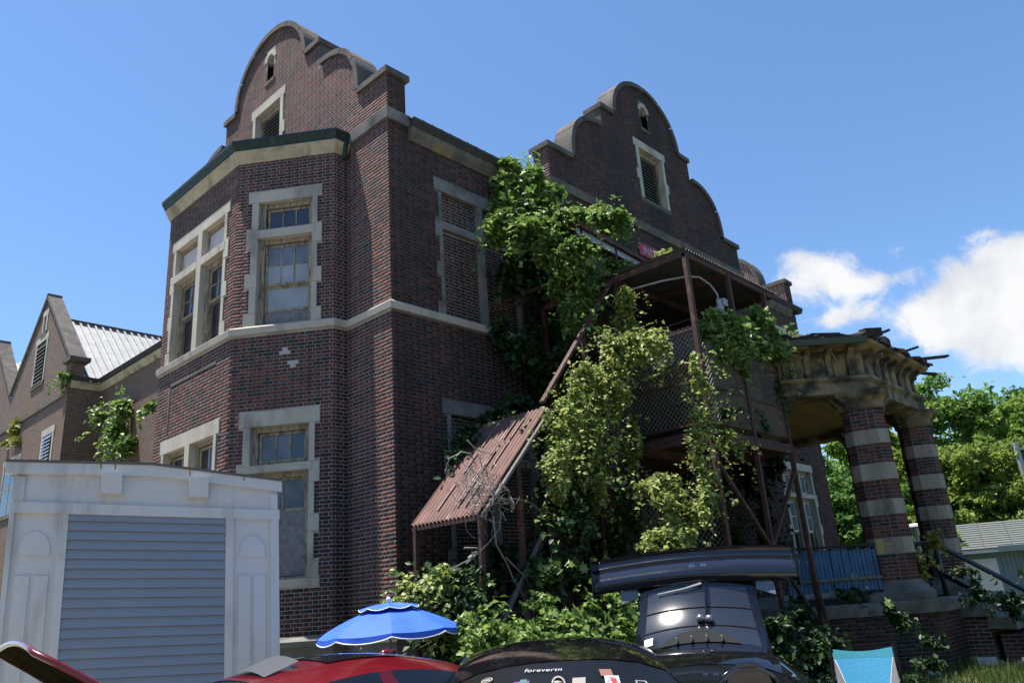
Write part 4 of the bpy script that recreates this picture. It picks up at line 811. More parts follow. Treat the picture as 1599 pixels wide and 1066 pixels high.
# lower flight and its canopy
CY0, CY1 = -.84, -2.30
def flight(x0, z0, x1, z1, y0, y1, n):
    bar('stringer', (x0, y0, z0), (x1, y0, z1), .05, .2); bar('stringer', (x0, y1, z0), (x1, y1, z1), .05, .2)
    for i in range(n):
        t = (i+.5)/n; b = MB(); b.box(x0+(x1-x0)*t-.13, x0+(x1-x0)*t+.13, y1, y0, z0+(z1-z0)*t, z0+(z1-z0)*t+.03); fe(b, 'stair_tread', 'rust')
flight(-.3, .25, TX0, ZP-.05, CY0-.1, CY1+.1, 17)
sl0, sl1 = V(-.36, 0, 2.83), V(1.32, 0, 4.58)
b = MB(); corr(b, (sl0[0], CY1, sl0[2]), sl1-sl0, (0, CY0-CY1, 0), 17, .022); can = fe(b, 'canopy_sheet', 'rust_roof', smooth=True)
for y in (-1.66, -1.72, -1.28, -1.9):
    for k in range(3):
        b = MB(); t0 = .08+k*.3+random.uniform(0, .05); p = sl0+(sl1-sl0)*t0; q = sl0+(sl1-sl0)*(t0+random.uniform(.18, .29)); nn = V(-.72, 0, .69)
        b.obox(V(p[0], y, p[2])+nn*.018, q-p, (0, .018, 0), nn*.012); fe(b, 'worn_rib', 'pale_rust', can)
b = MB(); b.bar((sl0[0], CY1-.02, sl0[2]-.06), (sl1[0], CY1-.02, sl1[2]-.06), .04, .1, up=(0, 1, 0)); fe(b, 'canopy_edge', 'grey_wood')
b = MB(); b.bar((sl0[0]+.03, CY1, sl0[2]-.05), (sl0[0]+.03, CY0, sl0[2]-.05), .05, .06); fe(b, 'canopy_edge', 'rust')
b = MB(); corr(b, (TX1, -.75, 4.3), (-2.9, 0, 2.9), (0, -1.3, 0), 17, .022); fe(b, 'upper_flight_soffit', 'dark_sheet', smooth=True)
bar('roof_edge', (1.15, CY1-.02, 4.62), (TX0, CY1-.02, 7.36), .05, .09)
for p, q in (((-.42, CY1, 0), (-.33, CY1, 2.78)), ((-.36, -.92, 0), (-.33, -.90, 2.78)), ((.45, CY1, 0), (.48, CY1, 3.6)), ((1.25, CY1, 0), (1.25, CY1, 4.5)), ((1.25, CY0, 0), (1.25, CY0, 4.5)), ((2.4, CY1, 0), (2.4, CY1, 5.95))): bar('post', p, q, .08, .06)
bar('brace', (-.45, CY1-.05, .9), (.9, CY1-.05, 2.6), .04, .04, 'grey_wood'); bar('handrail', (-.3, CY1, 1.2), (TX0, CY1, 5.1), .04, .04)
# ------------------------------------------------------------------ upper door canopy near the wall
DC = empty('door_canopy', (2.85, -2.1, 8.38), None, 'rusty shed canopy over the upper fire door half swallowed by vines', 'canopy')
b = MB(); corr(b, (0, 0, 0), (0, .62, .12), (2.35, 0, -.17), 26, .02); b.obj('roof_sheet', 'rust_roof', DC, smooth=True)
b = MB(); b.obox((-.03, -.05, -.03), (2.4, 0, -.17), (0, .05, 0), (0, 0, .09)); b.obj('edge_angle', 'rust', DC)
b = MB(); b.obox((-.0, .02, -.17), (2.35, 0, -.17), (0, .03, 0), (0, 0, .13)); b.obj('fascia', 'conduit', DC)
for x in (.1, 1.2, 2.25):
    b = MB(); b.box(x, x+.06, .02, .08, -1.0, -.05); b.obox((x, .05, -.9), (.06, 0, 0), (0, 1.7 if x > 1.5 else 2.05, .0), (0, 0, .06)); b.obj('bracket_post', 'rust', DC)
# ------------------------------------------------------------------ WHITE SHED
sd = ray(3430, 893); sd /= np.linalg.norm(sd)
su = V(0, 0, 1)-sd*sd[2]; ev = ray(400, -2900); ev = -ev if (ev@V(0, 0, 1)) < 0 else ev; ev /= np.linalg.norm(ev); su = ev.copy(); sn = np.cross(sd, su); sn /= np.linalg.norm(sn)    # outward normal
if sn@(CAM-at_d(230, 900, 9.3)) < 0: sn = -sn
s0 = at_d(435, 1027, 9.35)
SH = bpy.data.objects.new('white_shed', None); C.objects.link(SH); tag(SH, 'white vinyl sided concession shed with a closed grey clapboard hatch', 'shed')
ms = Matrix.Identity(4)
for i in range(3): ms[i][0], ms[i][1], ms[i][2], ms[i][3] = sd[i], -sn[i], su[i], s0[i]
SH.location = tuple(map(float, s0))
def shl(u, v):                              # pixel -> shed front plane (local a, z)
    r = ray(u, v); t = ((s0-CAM)@sn)/(r@sn); p = CAM+r*t-s0; return tuple(np.linalg.lstsq(np.stack([sd, su], 1), p, rcond=None)[0])
def sb(name, a0, a1, d0, d1, z0, z1, m, par=SH): b = MB(); b.box(a0, a1, -d1, -d0, z0, z1); return b.obj(name, m, par)
aL = shl(8, 900)[0]-.0; aR = 0.0; zE = shl(433, 752)[1]; zP = shl(237, 727)[1]; aP = shl(237, 727)[0]; zTr0, zTr1 = shl(230, 806)[1], shl(230, 790)[1]
dL, dR = shl(103, 900)[0], shl(350, 900)[0]; zD = shl(230, 802)[1]; zB = -1.25
aLL = aL-.02
b = MB(); b.prism([(aLL, 0, zB), (aR, 0, zB), (aR, 0, zE-.06), (aP, 0, zP-.06), (aLL, 0, zE+.1)], (0, 2.4, 0)); b.obj('wall', 'white_vinyl', SH)
zEL = shl(10, 722)[1]
for p, q in (((aLL-.08, zEL), (aP, zP)), ((aP, zP), (aR+.05, zE))):
    b = MB(); b.obox((p[0], -.05, p[1]-.13), (q[0]-p[0], 0, q[1]-p[1]), (0, .06, 0), (0, 0, .13)); b.obj('fascia', 'white_vinyl', SH)
    b = MB(); b.obox((p[0], -.07, p[1]+.002), (q[0]-p[0], 0, q[1]-p[1]), (0, 2.6, 0), (0, 0, .025)); b.obj('roof', 'shed_roof', SH)
sb('trim_board', aLL, aR+.02, .0, .035, zTr0, zTr1, 'white_vinyl')
sb('corner_post', aR-.09, aR+.01, 0, .03, zB, zTr0, 'white_vinyl'); sb('corner_post', aR-.09, aR+.0, 0, .025, zTr1, zE-.16, 'white_vinyl'); sb('corner_post', aLL, aLL+.05, 0, .03, zB, zTr0, 'white_vinyl'); sb('corner_post', aLL+.03, aLL+.12, 0, .025, zTr1, zEL-.15, 'white_vinyl')
sb('hatch_trim', dL-.11, dL-.02, 0, .03, zB, zTr0, 'white_vinyl'); sb('hatch_trim', dR+.01, dR+.10, 0, .03, zB, zTr0, 'white_vinyl'); sb('hatch_trim', dL-.03, dR+.02, 0, .028, zD, zD+.025, 'white_vinyl')
nb_ = 22; ex = .1045
hatch = empty('hatch', (0, 0, 0), SH)
for i in range(nb_):
    z1 = zD-i*ex; b = MB(); b.add([(dL-.02, -.004, z1), (dR+.01, -.004, z1), (dR+.01, -.030, z1-ex+.004), (dL-.02, -.030, z1-ex+.004), (dL-.02, .01, z1-ex+.001), (dR+.01, .01, z1-ex+.001)], [(3, 2, 1, 0), (4, 5, 2, 3)]); b.obj('clapboard', 'grey_vinyl', hatch)
for u0, u1, vt in ((42, 108, 742), (296, 325, 750)): pass
for (ua, va) in ((174, 757), (309, 763)):
    a, z = shl(ua, va); bx = empty('light_box', (0, 0, 0), SH); b = MB(); h, wd = .118, .11
    b.add([(a-wd, 0, z-h), (a+wd, 0, z-h), (a+wd, 0, z+h), (a-wd, 0, z+h), (a-wd*.98, -.11, z-h*.95), (a+wd*.98, -.11, z-h*.95), (a+wd*.98, -.125, z+h*.95), (a-wd*.98, -.125, z+h*.95)], [(0, 1, 5, 4), (1, 2, 6, 5), (2, 3, 7, 6), (3, 0, 4, 7), (4, 5, 6, 7)]); b.obj('housing', 'white_vinyl', bx)
    b = MB(); b.box(a-wd*1.05, a+wd*1.05, -.012, 0, z-h*1.05, z+h*1.05); b.obj('back_plate', 'white_vinyl', bx)
def dpan(a0, a1):
    wd = a1-a0; zt = zD-.12; dn = empty('door_panel', (0, 0, 0), SH); k = 10; b = MB()
    pts = [(a0+wd*.12, zt-.36)]+[(a0+wd*.5-wd*.38*math.cos(math.pi*i/k), zt-.30+.19*math.sin(math.pi*i/k)) for i in range(k+1)]+[(a0+wd*.88, zt-.36)]
    b.prism([(x, -.016, z) for x, z in pts], (0, .016, 0)); b.obj('arched_panel', 'white_vinyl', dn)
    for q0, q1 in ((.08, .44), (.54, .90)):
        b = MB(); b.box(a0+wd*q0, a0+wd*q1, -.018, 0, zt-1.95, zt-.58); b.obj('tall_panel', 'white_vinyl', dn)
dpan(dR+.13, aR-.11); dpan(aLL+.07, dL-.13)
for u in (158, 180, 296, 380): 
    a, z = shl(u, 727 if u < 250 else 733+(u-250)*.09); b = MB(); b.box(a-.008, a+.008, -.053, -.05, z-.05, z+.01); b.obj('rust_streak', 'rust_stain', SH)
m3 = ms.copy(); m3.translation = (0, 0, 0)      # the old shed leans a little: shape its boards that way
def _lean(o):
    if o.type == 'MESH': o.data.transform(m3)
    for ch in o.children: _lean(ch)
_lean(SH)
# ------------------------------------------------------------------ UMBRELLA
ut = at_d(607, 944, 9.6)
UM = empty('beach_umbrella', (ut[0], ut[1], 0), None, 'open royal blue beach umbrella with white piping between red car and wall', 'umbrella')
zt = ut[2]; R_ = .86; NP = 8; tiltM = Matrix.Rotation(math.radians(-1.5), 3, V(CF[0], CF[1], 0).tolist())
def up(r, a, z): v = tiltM @ Vector((r*math.cos(a), r*math.sin(a), z)); return (v.x, v.y, v.z+zt)
def uz(t): return -.29*t**1.7-.02
for i in range(NP):
    a0, a1 = 2*math.pi*i/NP+.15, 2*math.pi*(i+1)/NP+.15
    def fn(t, s, a0=a0, a1=a1):
        t = .22+.78*t; a = a0+(a1-a0)*s; sagc = 1-.045*math.sin(math.pi*s)*t; return up(R_*t*sagc, a, uz(t)-.018*math.sin(math.pi*s)*t)
    b = MB(); b.grid(fn, 8, 6); p_ = b.obj('panel', 'umbrella_blue', UM, smooth=True)
    def fv(t, s, a0=a0, a1=a1):
        a = a0+(a1-a0)*s; sagc = 1-.045*math.sin(math.pi*s); return up(R_*sagc*(1+.01*t), a, uz(1)-.018*math.sin(math.pi*s)-t*(.04+.03*math.sin(math.pi*s)**.6))
    b = MB(); b.grid(fv, 2, 8); b.obj('valance', 'umbrella_blue', p_, smooth=True)
    b = MB(); b.tube([fv(1, s/8) for s in range(9)], .007, 4); b.obj('piping', 'white_trim', p_)
    b = MB(); b.grid(lambda t, s, a0=a0, a1=a1: up(R_*(.02+.40*t), a0+(a1-a0)*s, uz(.4*t)+.045-.02*t+.03*(1-math.sin(math.pi*s))*t), 3, 5); vp = b.obj('vent_flap', 'umbrella_blue', UM, smooth=True)
    b = MB(); b.tube([up(R_*.42, a0+(a1-a0)*s/6, uz(.4)+.025+.03*(1-math.sin(math.pi*s/6))) for s in range(7)], .005, 4); b.obj('piping', 'white_trim', vp)
    b = MB(); b.tube([up(.02, a0, -.03), up(R_*.6, a0, uz(.6)-.015), up(R_*.98, a0, uz(1)-.015)], .005, 4); b.obj('rib', 'pole_metal', UM)
b = MB(); b.tube([up(0, 0, .02), up(0, 0, .07), up(0, 0, .10)], [.022, .03, .015], 8); b.obj('finial', 'white_trim', UM)
b = MB(); pb_ = up(0, 0, 0); b.tube([pb_, up(0, 0, -1.0), (up(0, 0, -1.2)[0], up(0, 0, -1.2)[1], 0)], .017, 8); b.obj('pole', 'pole_metal', UM, smooth=True)
# ------------------------------------------------------------------ CAMP CHAIR
ct = at_d(1345, 1010, 7.6)
CH = empty('camp_chair', (ct[0], ct[1], 0), None, 'turquoise and grey folding camp chair standing in the grass', 'chair')
rh_ = ray(1352, 1010); rh_[2] = 0; rh_ /= np.linalg.norm(rh_); cfx = -rh_; crx = V(rh_[1], -rh_[0], 0)
def cp(a, d, z): return crx*a+cfx*d+V(0, 0, z)
ztc = ct[2]
def bk(a, t, off=0.): return cp(a, .30*(1-t)+off-.03*math.cos(a*5), .42+(ztc-.42)*t)   # back surface, t 0..1
HWT, HWB = .27, .25
b = MB(); b.grid(lambda t, s: bk((-HWT+2*HWT*s)*(.99), .84+.15*t-.05*math.sin(math.pi*s)*t), 4, 10); b.obj('back_top', 'chair_teal', CH, smooth=True)
b = MB(); b.grid(lambda t, s: bk((-1+2*s)*(.15+.105*(t**1.6)), .0+.838*t), 8, 10); b.obj('back_panel', 'chair_blue', CH, smooth=True)
for sg in (-1, 1):
    b = MB(); b.grid(lambda t, s: bk(sg*((.156+.105*(t**1.6))*(1-s)+s*.268), .838*t, .004), 8, 3); b.obj('mesh_side', 'chair_grey', CH, smooth=True)
    b = MB(); b.tube([bk(sg*(.153+.105*(t/8)**1.6), .838*t/8, -.006) for t in range(9)], .005, 4); b.obj('piping', 'white_trim', CH)
    b = MB(); b.tube([cp(sg*.285, .0, ztc+.02), cp(sg*.30, .1, .55), cp(sg*.33, -.15, .02)], .016, 6); b.obj('leg', 'dark_metal', CH)
    b = MB(); b.tube([cp(sg*.30, .10, .55), cp(sg*.33, .58, .02)], .011, 6); b.obj('leg', 'dark_metal', CH)
    b = MB(); b.grid(lambda t, s: cp(sg*(.27+.07*s), .05+.45*t, .62-.015*math.sin(math.pi*s)), 4, 3); b.obj('armrest', 'chair_teal', CH)
    b = MB(); b.tube([cp(sg*.30, .03, .62), cp(sg*.30, .52, .62), cp(sg*.31, .54, .4)], .011, 6); b.obj('arm_tube', 'dark_metal', CH)
b = MB(); b.grid(lambda t, s: cp(-.25+.5*s, .28+.34*t, .42-.05*math.sin(math.pi*s)), 4, 6); b.obj('seat', 'chair_blue', CH, smooth=True)
b = MB(); b.tube([cp(-.33, -.15, .03), cp(.33, .58, .4)], .009, 5); b.tube([cp(.33, -.15, .03), cp(-.33, .58, .4)], .009, 5); b.obj('cross_brace', 'dark_metal', CH)
# ------------------------------------------------------------------ CARS
def car(name, label, loc, head, paint, prof, cab, wid=1.78, mirrors=True, rearmat='car_glass'):
    """prof: (x, z deck, half width factor); cab: xb0 rear base, xr roof rear, xf roof front, xw screen base, z belt, z roof"""
    root = empty(name, loc, None, label, 'car'); root.rotation_euler = (0, 0, head)
    hw = wid/2; b = MB(); rings = []
    for x, z, f in prof:
        h = hw*f; z0 = .22 if abs(x) < 1.9 else .3; rings.append([(x, -h*.88, z0), (x, -h, z0+.2), (x, -h, z-.18), (x, -h*.95, z-.05), (x, -h*.6, z+.005), (x, 0, z+.02), (x, h*.6, z+.005), (x, h*.95, z-.05), (x, h, z-.18), (x, h, z0+.2), (x, h*.88, z0)])
    loft(b, rings); b.obj('body', paint, root, smooth=True)
    xb, xr, xf, xw, zb, zr = cab; wb, wr = hw*.93, hw*.70
    def roof(t, s): x = xr+(xf-xr)*t; y = (-1+2*s)*wr; return (x, y, zr-.05*(2*s-1)**4-.04*(2*s-1)**2-.085*(2*t-1)**2)
    b = MB(); b.grid(roof, 10, 12); b.grid(lambda t, s: tuple(np.array(roof(t, s))-V(0, 0, .03)), 10, 12); b.obj('roof', paint, root, smooth=True)
    def glassp(nm, A, B_, m, nu=6, nv=8):
        q = MB(); q.grid(lambda t, s: tuple(np.array(A(s))*(1-t)+np.array(B_(s))*t), nu, nv); return q.obj(nm, m, root, smooth=True)
    ed = lambda t: roof(t, .5)
    glassp('windscreen', lambda s: (xw+.10*(1-(2*s-1)**2), (-1+2*s)*wb*.95, zb), lambda s: tuple(np.array(roof(1, s))+V(.0, 0, -.004)), 'car_glass')
    glassp('rear_window', lambda s: (xb-.08*(1-(2*s-1)**2), (-1+2*s)*wb*.95, zb), lambda s: tuple(np.array(roof(0, s))+V(0, 0, -.004)), rearmat)
    for sg, s_ in ((-1, 0), (1, 1)):
        cuts = [(.0, .10, 0), (.10, .46, 1), (.46, .52, 0), (.52, .93, 1), (.93, 1.0, 0)]
        for a, c, gl in cuts:
            def lo(s, a=a, c=c): q = a+(c-a)*s; return (xb+(xw-xb)*q, sg*wb, zb)
            def hi(s, a=a, c=c): q = a+(c-a)*s; return roof(q, s_)
            if gl:
                o = glassp('side_window', lambda s: tuple(np.array(lo(s))*1.0+V(0, -sg*.01, 0)), hi, 'car_glass', 3, 4)
            else: glassp('pillar', lo, hi, paint, 3, 3)
    for x in (prof[0][0]+.85, prof[-1][0]-.9):
        for sg in (-1, 1):
            q = MB(); q.tube([(x, sg*(hw-.2), .33), (x, sg*(hw+.01), .33)], .33, 20); wq = q.obj('wheel', 'tyre', root)
            q = MB(); q.tube([(x, sg*(hw-.05), .33), (x, sg*(hw+.018), .33)], .21, 16); q.obj('rim', 'rim', wq)
    for sg in (-1, 1):
        q = MB(); q.tube([(prof[-1][0]-.12, sg*hw*.62, .68), (prof[-1][0]+.02, sg*hw*.62, .66)], [.11, .09], 12); q.obj('headlight', 'lens', root)
        q = MB(); q.box(prof[0][0]-.01, prof[0][0]+.05, sg*hw*.72-.12, sg*hw*.72+.12, .72, .86); q.obj('tail_light', 'lamp_red', root)
        if not mirrors: continue
        q = MB(); q.obox((xw-.25, sg*(wb+.02), zb+.02), (.12, 0, .02), (0, sg*.18, .02), (0, 0, .12)); q.obj('side_mirror', paint, root)
    return root, roof
SED = [(-2.2, .86, .82), (-2.05, .98, .93), (-1.5, 1.0, 1), (-.6, .96, 1), (.9, .94, 1), (1.5, .86, .97), (2.0, .74, .88), (2.2, .58, .76)]
hd = math.atan2(.12, -.97)
pr_ = at_d(462, 1032, 5.1)
RC, rroof = car('red_car', 'red sedan in front of the white shed with its hood raised', (pr_[0], pr_[1], 0), hd, 'red_paint', SED, (-1.85, -.95, .40, 1.15, .93, 1.365))
b = MB(); b.grid(lambda t, s: tuple(np.array(rroof(.25+.42*t, .22+.56*s))+V(0, 0, .006)), 5, 6); b.obj('sunroof', 'car_glass', RC, smooth=True)
b = MB(); b.grid(lambda t, s: (.10+.22*t, -.30+.56*s, 1.345+.05*(1-t)-.03*(2*s-1)**2-.02*t), 3, 6); b.obj('wind_deflector', 'smoked_plate', RC, smooth=True)
b = MB(); b.obox((-2.1, -.65, 1.09), (.22, 0, .03), (0, 1.3, 0), (0, 0, .025)); b.add([(-2.2, -.65, 1.0), (-1.85, -.65, 1.08), (-1.9, -.65, 1.24), (-2.25, -.65, 1.26), (-2.2, -.62, 1.0), (-1.85, -.62, 1.08), (-1.9, -.62, 1.24), (-2.25, -.62, 1.26)], [(0, 1, 2, 3), (7, 6, 5, 4), (0, 4, 5, 1), (1, 5, 6, 2), (2, 6, 7, 3), (3, 7, 4, 0)]); b.obj('rear_wing', 'red_paint', RC)
b = MB(); b.tube([(-.62, 0, 1.32), (-.66, 0, 1.345), (-.74, 0, 1.345)], [.03, .03, .02], 8); b.obj('roof_fin', 'red_paint', RC, smooth=True)
ha = .70
b = MB(); b.grid(lambda t, s: (.83+1.0*t*math.cos(ha), (-1+2*s)*.74*(1-.22*t**2), 1.05+1.0*t*math.sin(ha)-.10*t*t-.05*(2*s-1)**2), 8, 10); ho = b.obj('raised_hood', 'red_paint', RC, smooth=True)
hq = lambda t, s: (.83+1.0*t*math.cos(ha), (-1+2*s)*.75*(1-.22*t**2), 1.045+1.0*t*math.sin(ha)-.10*t*t-.05*(2*s-1)**2)
b = MB(); b.tube([hq(i/8, 0) for i in range(9)]+[hq(1, i/8) for i in range(1, 9)]+[hq(1-i/8, 1) for i in range(1, 9)], .016, 6); b.obj('hood_edge', 'red_paint', ho, smooth=True)
b = MB(); b.grid(lambda t, s: (.835+.99*t*math.cos(ha), (-1+2*s)*.735*(1-.22*t**2), 1.035+.993*t*math.sin(ha)-.10*t*t-.05*(2*s-1)**2), 8, 10); b.obj('hood_liner', 'hood_felt', ho, smooth=True)
# black hatchback facing the camera, stickers on its dark windscreen
bh = at_d(872, 1030, 4.45); hb = YAW+math.pi
HATB = [(-1.95, .80, .86), (-1.85, .92, .95), (-1.2, .93, 1), (0, .92, 1), (1.0, .9, 1), (1.6, .8, .95), (1.95, .6, .8)]
BK, broof = car('black_hatchback', 'black hatchback whose dark windscreen is dotted with stickers', (bh[0]-.55*math.cos(hb), bh[1]-.55*math.sin(hb), 0), hb, 'black_paint', HATB, (-1.70, -1.2, .50, 1.25, .92, 1.37), wid=1.74)
BK.children[1].name = 'roof'
for ch in list(BK.children):
    if ch.name.startswith('windscreen'): ch.data.materials[0] = MATS['rear_glass']
def rgl(y, t, off=.006):                    # point on the windscreen
    s = (y/(.87*.70)+1)/2; lo = V(1.25+.10*(1-(2*s-1)**2), y/.70*.93*.95, .92); hi = V(*broof(1, s)); p = lo*(1-t)+hi*t; return p+V(off*.5, 0, off*.85)
mq = at_d(1168, 1072, 4.5); Mi = (Matrix.Translation(BK.location) @ Matrix.Rotation(hb, 4, 'Z')).inverted(); mq = np.array(Mi @ Vector(mq))
b = MB(); loft(b, [[tuple(mq+V(x, sx*math.cos(a_), sz*math.sin(a_)*(1.0 if math.sin(a_) > 0 else .8))) for a_ in [2*math.pi*i/20 for i in range(20)]] for x, sx, sz in ((-.10, .06, .05), (-.07, .15, .095), (-.01, .175, .11), (.05, .172, .11), (.06, .155, .095), (.045, .15, .09))]); mi = b.obj('door_mirror', 'black_paint', BK, smooth=True)
b = MB(); b.tube([mq+V(.04, 0, 0), mq+V(.048, 0, 0)], [.14, .13], 18); b.obj('mirror_glass', 'car_glass', mi); b = MB(); b.bar(mq+V(-.02, -.14, -.03), mq+V(-.15, -.42, -.15), .06, .05); b.obj('mirror_arm', 'black_paint', mi)
b = MB(); b.tube([tuple(mq+V(.055, .16*math.cos(a_), .10*math.sin(a_))) for a_ in [math.pi*(.15+.7*i/8) for i in range(9)]], .010, 5); b.obj('mirror_rim', 'carbon', mi)
def sticker(y0, y1, t0, t1, m, sk=0.): 
    b = MB(); b.add([rgl(y0, t0), rgl(y1, t0), rgl(y1+sk, t1), rgl(y0+sk, t1)], [(0, 1, 2, 3)]); b.obj('sticker', m, BK)
def px2y(u): return (u-872)/1229.9*4.3
for (u0, u1, t0, t1, m, sk) in ((722, 750, .55, .66, 'beige_sticker', .0), (750, 768, .60, .71, 'orange_sticker', 0), (803, 826, .68, .78, 'purple_sticker', 0), (812, 822, .72, .80, 'teal_sticker', 0), (886, 905, .66, .77, 'beige_sticker', .012), (830, 835, .58, .74, 'beige_sticker', 0), (846, 852, .48, .54, 'beige_sticker', 0)): sticker(px2y(u0), px2y(u1), t0, t1, m, sk)
def ringst(u, t, ru, rt, m='beige_sticker', n=20, th=.22):
    b = MB(); vs = []
    for i in range(n): a = 2*math.pi*i/n; vs += [rgl(px2y(u+ru*math.cos(a)), t+rt*math.sin(a)), rgl(px2y(u+ru*(1-th)*math.cos(a)), t+rt*(1-th)*math.sin(a))]
    b.add(vs, [(2*i, (2*i+2) % (2*n), (2*i+3) % (2*n), 2*i+1) for i in range(n)]); b.obj('sticker', m, BK)
ringst(868, .72, 10, .085)
sticker(px2y(862), px2y(868), .69, .71, 'beige_sticker', -.02); sticker(px2y(868), px2y(874), .73, .75, 'beige_sticker', -.02); sticker(px2y(866), px2y(871), .70, .75, 'beige_sticker', -.02)
sticker(px2y(932), px2y(950), .78, .86, 'orange_sticker'); sticker(px2y(934), px2y(955), .67, .78, 'white_sticker', .008); sticker(px2y(944), px2y(952), .69, .75, 'red_sticker')
for q in range(4): sticker(px2y(936+q*2), px2y(941+q*3), .69+q*.022, .70+q*.022, 'black_print')
for i, (a, c) in enumerate((((980, .62), (995, .62)), ((980, .62), (979, .72)), ((979, .72), (992, .72)), ((992, .72), (998, .62)))): 
    b = MB(); b.tube([rgl(px2y(a[0]), a[1]), rgl(px2y(c[0]), c[1])], .004, 4); b.obj('sticker', 'beige_sticker', BK)
ringst(760, .86, 9, .03); sticker(px2y(755), px2y(765), .85, .87, 'beige_sticker')
sticker(px2y(862), px2y(890), .575, .585, 'beige_sticker'); sticker(px2y(864), px2y(888), .545, .56, 'beige_sticker')
tp = rgl(px2y(817), .88, .008); tl_ = rgl(px2y(817), .95, .008)-rgl(px2y(817), .85, .008)
t_ = text('forevertn', tuple(tp), .05, 'white_sticker', BK, (0, 0, 0), ex=.0005, shear=.25)
yax = tl_/np.linalg.norm(tl_); xax = V(0, 1, 0); xax = xax-yax*(xax@yax); xax /= np.linalg.norm(xax); zax = np.cross(xax, yax)
t_.rotation_euler = Matrix(np.array([xax, yax, zax]).T.tolist()).to_euler()
# black coupe with raised hatch and a tall wing
bc = at_d(1088, 1012, 6.3); hc = YAW+math.radians(180-14)
CPE = [(-2.1, .78, .86), (-1.95, .90, .95), (-1.3, .93, 1), (-.4, .88, 1), (.7, .86, 1), (1.4, .80, .97), (1.9, .66, .9), (2.15, .5, .78)]
BC, croof = car('black_coupe', 'black coupe with its glass hatch swung up carrying a huge rear wing', (bc[0], bc[1], 0), hc, 'black_paint', CPE, (-1.5, -.55, .25, 1.05, .9, 1.16), wid=1.76, mirrors=False)
hh = empty('raised_hatch', (-.55, 0, 1.14), BC)
hl, ha0, hk = .92, math.radians(24), math.radians(42)
def hp(t, y, o=0.):                          # hatch surface: hinge at t=0, free end t=1 swung up behind the roof
    a_ = ha0+hk*t; o = o-.10*(y/.58)**2
    return V(-hl*(math.sin(a_)-math.sin(ha0))/hk+o*math.sin(a_), y, hl*(math.cos(ha0)-math.cos(a_))/hk+o*math.cos(a_))
b = MB(); b.grid(lambda t, s: tuple(hp(.12+.72*t, (-1+2*s)*(.52-.06*t))), 8, 12); b.obj('hatch_glass', 'mirror_glass', hh, smooth=True)
for t_ in (.36, .60): b = MB(); b.tube([hp(t_, -.50+.1*i, .004) for i in range(11)], .006, 4); b.obj('glass_band', 'black_void', hh)
b = MB()
b.grid(lambda t, s: tuple(hp(t*.12, (-1+2*s)*.58)), 2, 10); b.grid(lambda t, s: tuple(hp(.84+.16*t, (-1+2*s)*(.54-.03*t))), 3, 10)
for sg in (-1, 1): b.grid(lambda t, s: tuple(hp(t, sg*((.52-.06*min(1, max(0, (t-.12)/.72)))+s*.075), .004)), 8, 2)
b.obj('hatch_frame', 'black_paint', hh, smooth=True)
b = MB(); b.grid(lambda t, s: tuple(hp(.10+.20*t*math.sin(math.pi*s)**.7, (-1+2*s)*.36, .008)), 3, 14); b.obj('vent_crescent', 'black_void', hh, smooth=True)
for y in (-.2, -.07, .06, .19): b = MB(); p = hp(.14, y, .01); b.box(p[0]-.015, p[0]+.05, y-.008, y+.008, p[2]-.01, p[2]+.035); b.obj('vent_rib', 'conduit', hh)
b = MB(); b.tube([hp(.86, .06, .03), hp(.82, -.1, .025), hp(.80, -.36, .02)], [.014, .008, .005], 6); b.obj('wiper', 'pole_metal', hh)
for sg in (-1, 1):
    b = MB(); p = hp(.82, sg*.55, .02); b.add([p, p+V(-.05, sg*.02, .13), p+V(-.02, sg*.17, .05), p+V(.03, sg*.17, -.06)], [(0, 1, 2, 3)]); b.obj('side_fin', 'dusty_glass', hh)
    for k in range(4): b = MB(); b.tube([p+V(0, 0, -.02*k), p+V(.02*k, -sg*(.03+.03*k), -.14-.02*k)], .006, 4); b.obj('strut', 'dark_metal', hh)
b = MB(); b.add([hp(.17, -.50, .012), hp(.17, -.42, .012), hp(.28, -.42, .012), hp(.28, -.50, .012)], [(0, 1, 2, 3)]); b.obj('white_label', 'white_sticker', hh)
for (y, t_) in ((.10, .42), (.02, .43)):
    b = MB(); p = hp(t_, y, .03); b.tube([p+V(.0, 0, -.03), p+V(0, 0, .0), p+V(.0, 0, .03)], [.03, .042, .025], 10); b.obj('bolt_or_glint', 'rim', hh, smooth=True)  # chrome balls on the glass, added as the mirrored bolts' sun glint
b = MB(); b.tube([hp(.45, .08, .02), hp(.88, .10, .03)], .012, 6); b.obj('mount_rod', 'black_paint', hh)
wz = 1.84-1.14; wx = -.74
for y in (.09, .0):
    b = MB(); b.bar(hp(.9, y), V(wx-.08, y, wz-.02), .02, .05); b.obj('wing_mount', 'black_paint', hh)
for y in (.11, .09, .0, -.02): b = MB(); b.tube([(wx+.03, y, wz-.015), (wx+.12, y, wz+.0)], [.025, .018], 8); b.obj('bolt_or_glint', 'rim', hh)
wg = MB()
def wing(t, s): y = -.98+1.92*s; return (wx+.12-.20*t+.02*math.cos(y*2)+.07*math.sin(2*math.pi*t)+.012*math.sin(5*y+1), y, wz-.20-.0*y+.33*t+.05*(1-(y/.96)**2)+.02*math.sin(math.pi*t))
wg.grid(wing, 8, 24); wg.grid(lambda t, s: tuple(np.array(wing(t, s))+V(-.012, 0, -.025*math.sin(math.pi*t)-.004)), 8, 24); wo = wg.obj('wing_blade', 'carbon', hh, smooth=True)
for sg in (-1, 1): b = MB(); b.obox((wx-.20, sg*.965-.02, wz-.24), (.40, 0, 0), (0, .012, 0), (-.03, 0, .40)); b.obj('end_plate', 'carbon', wo)
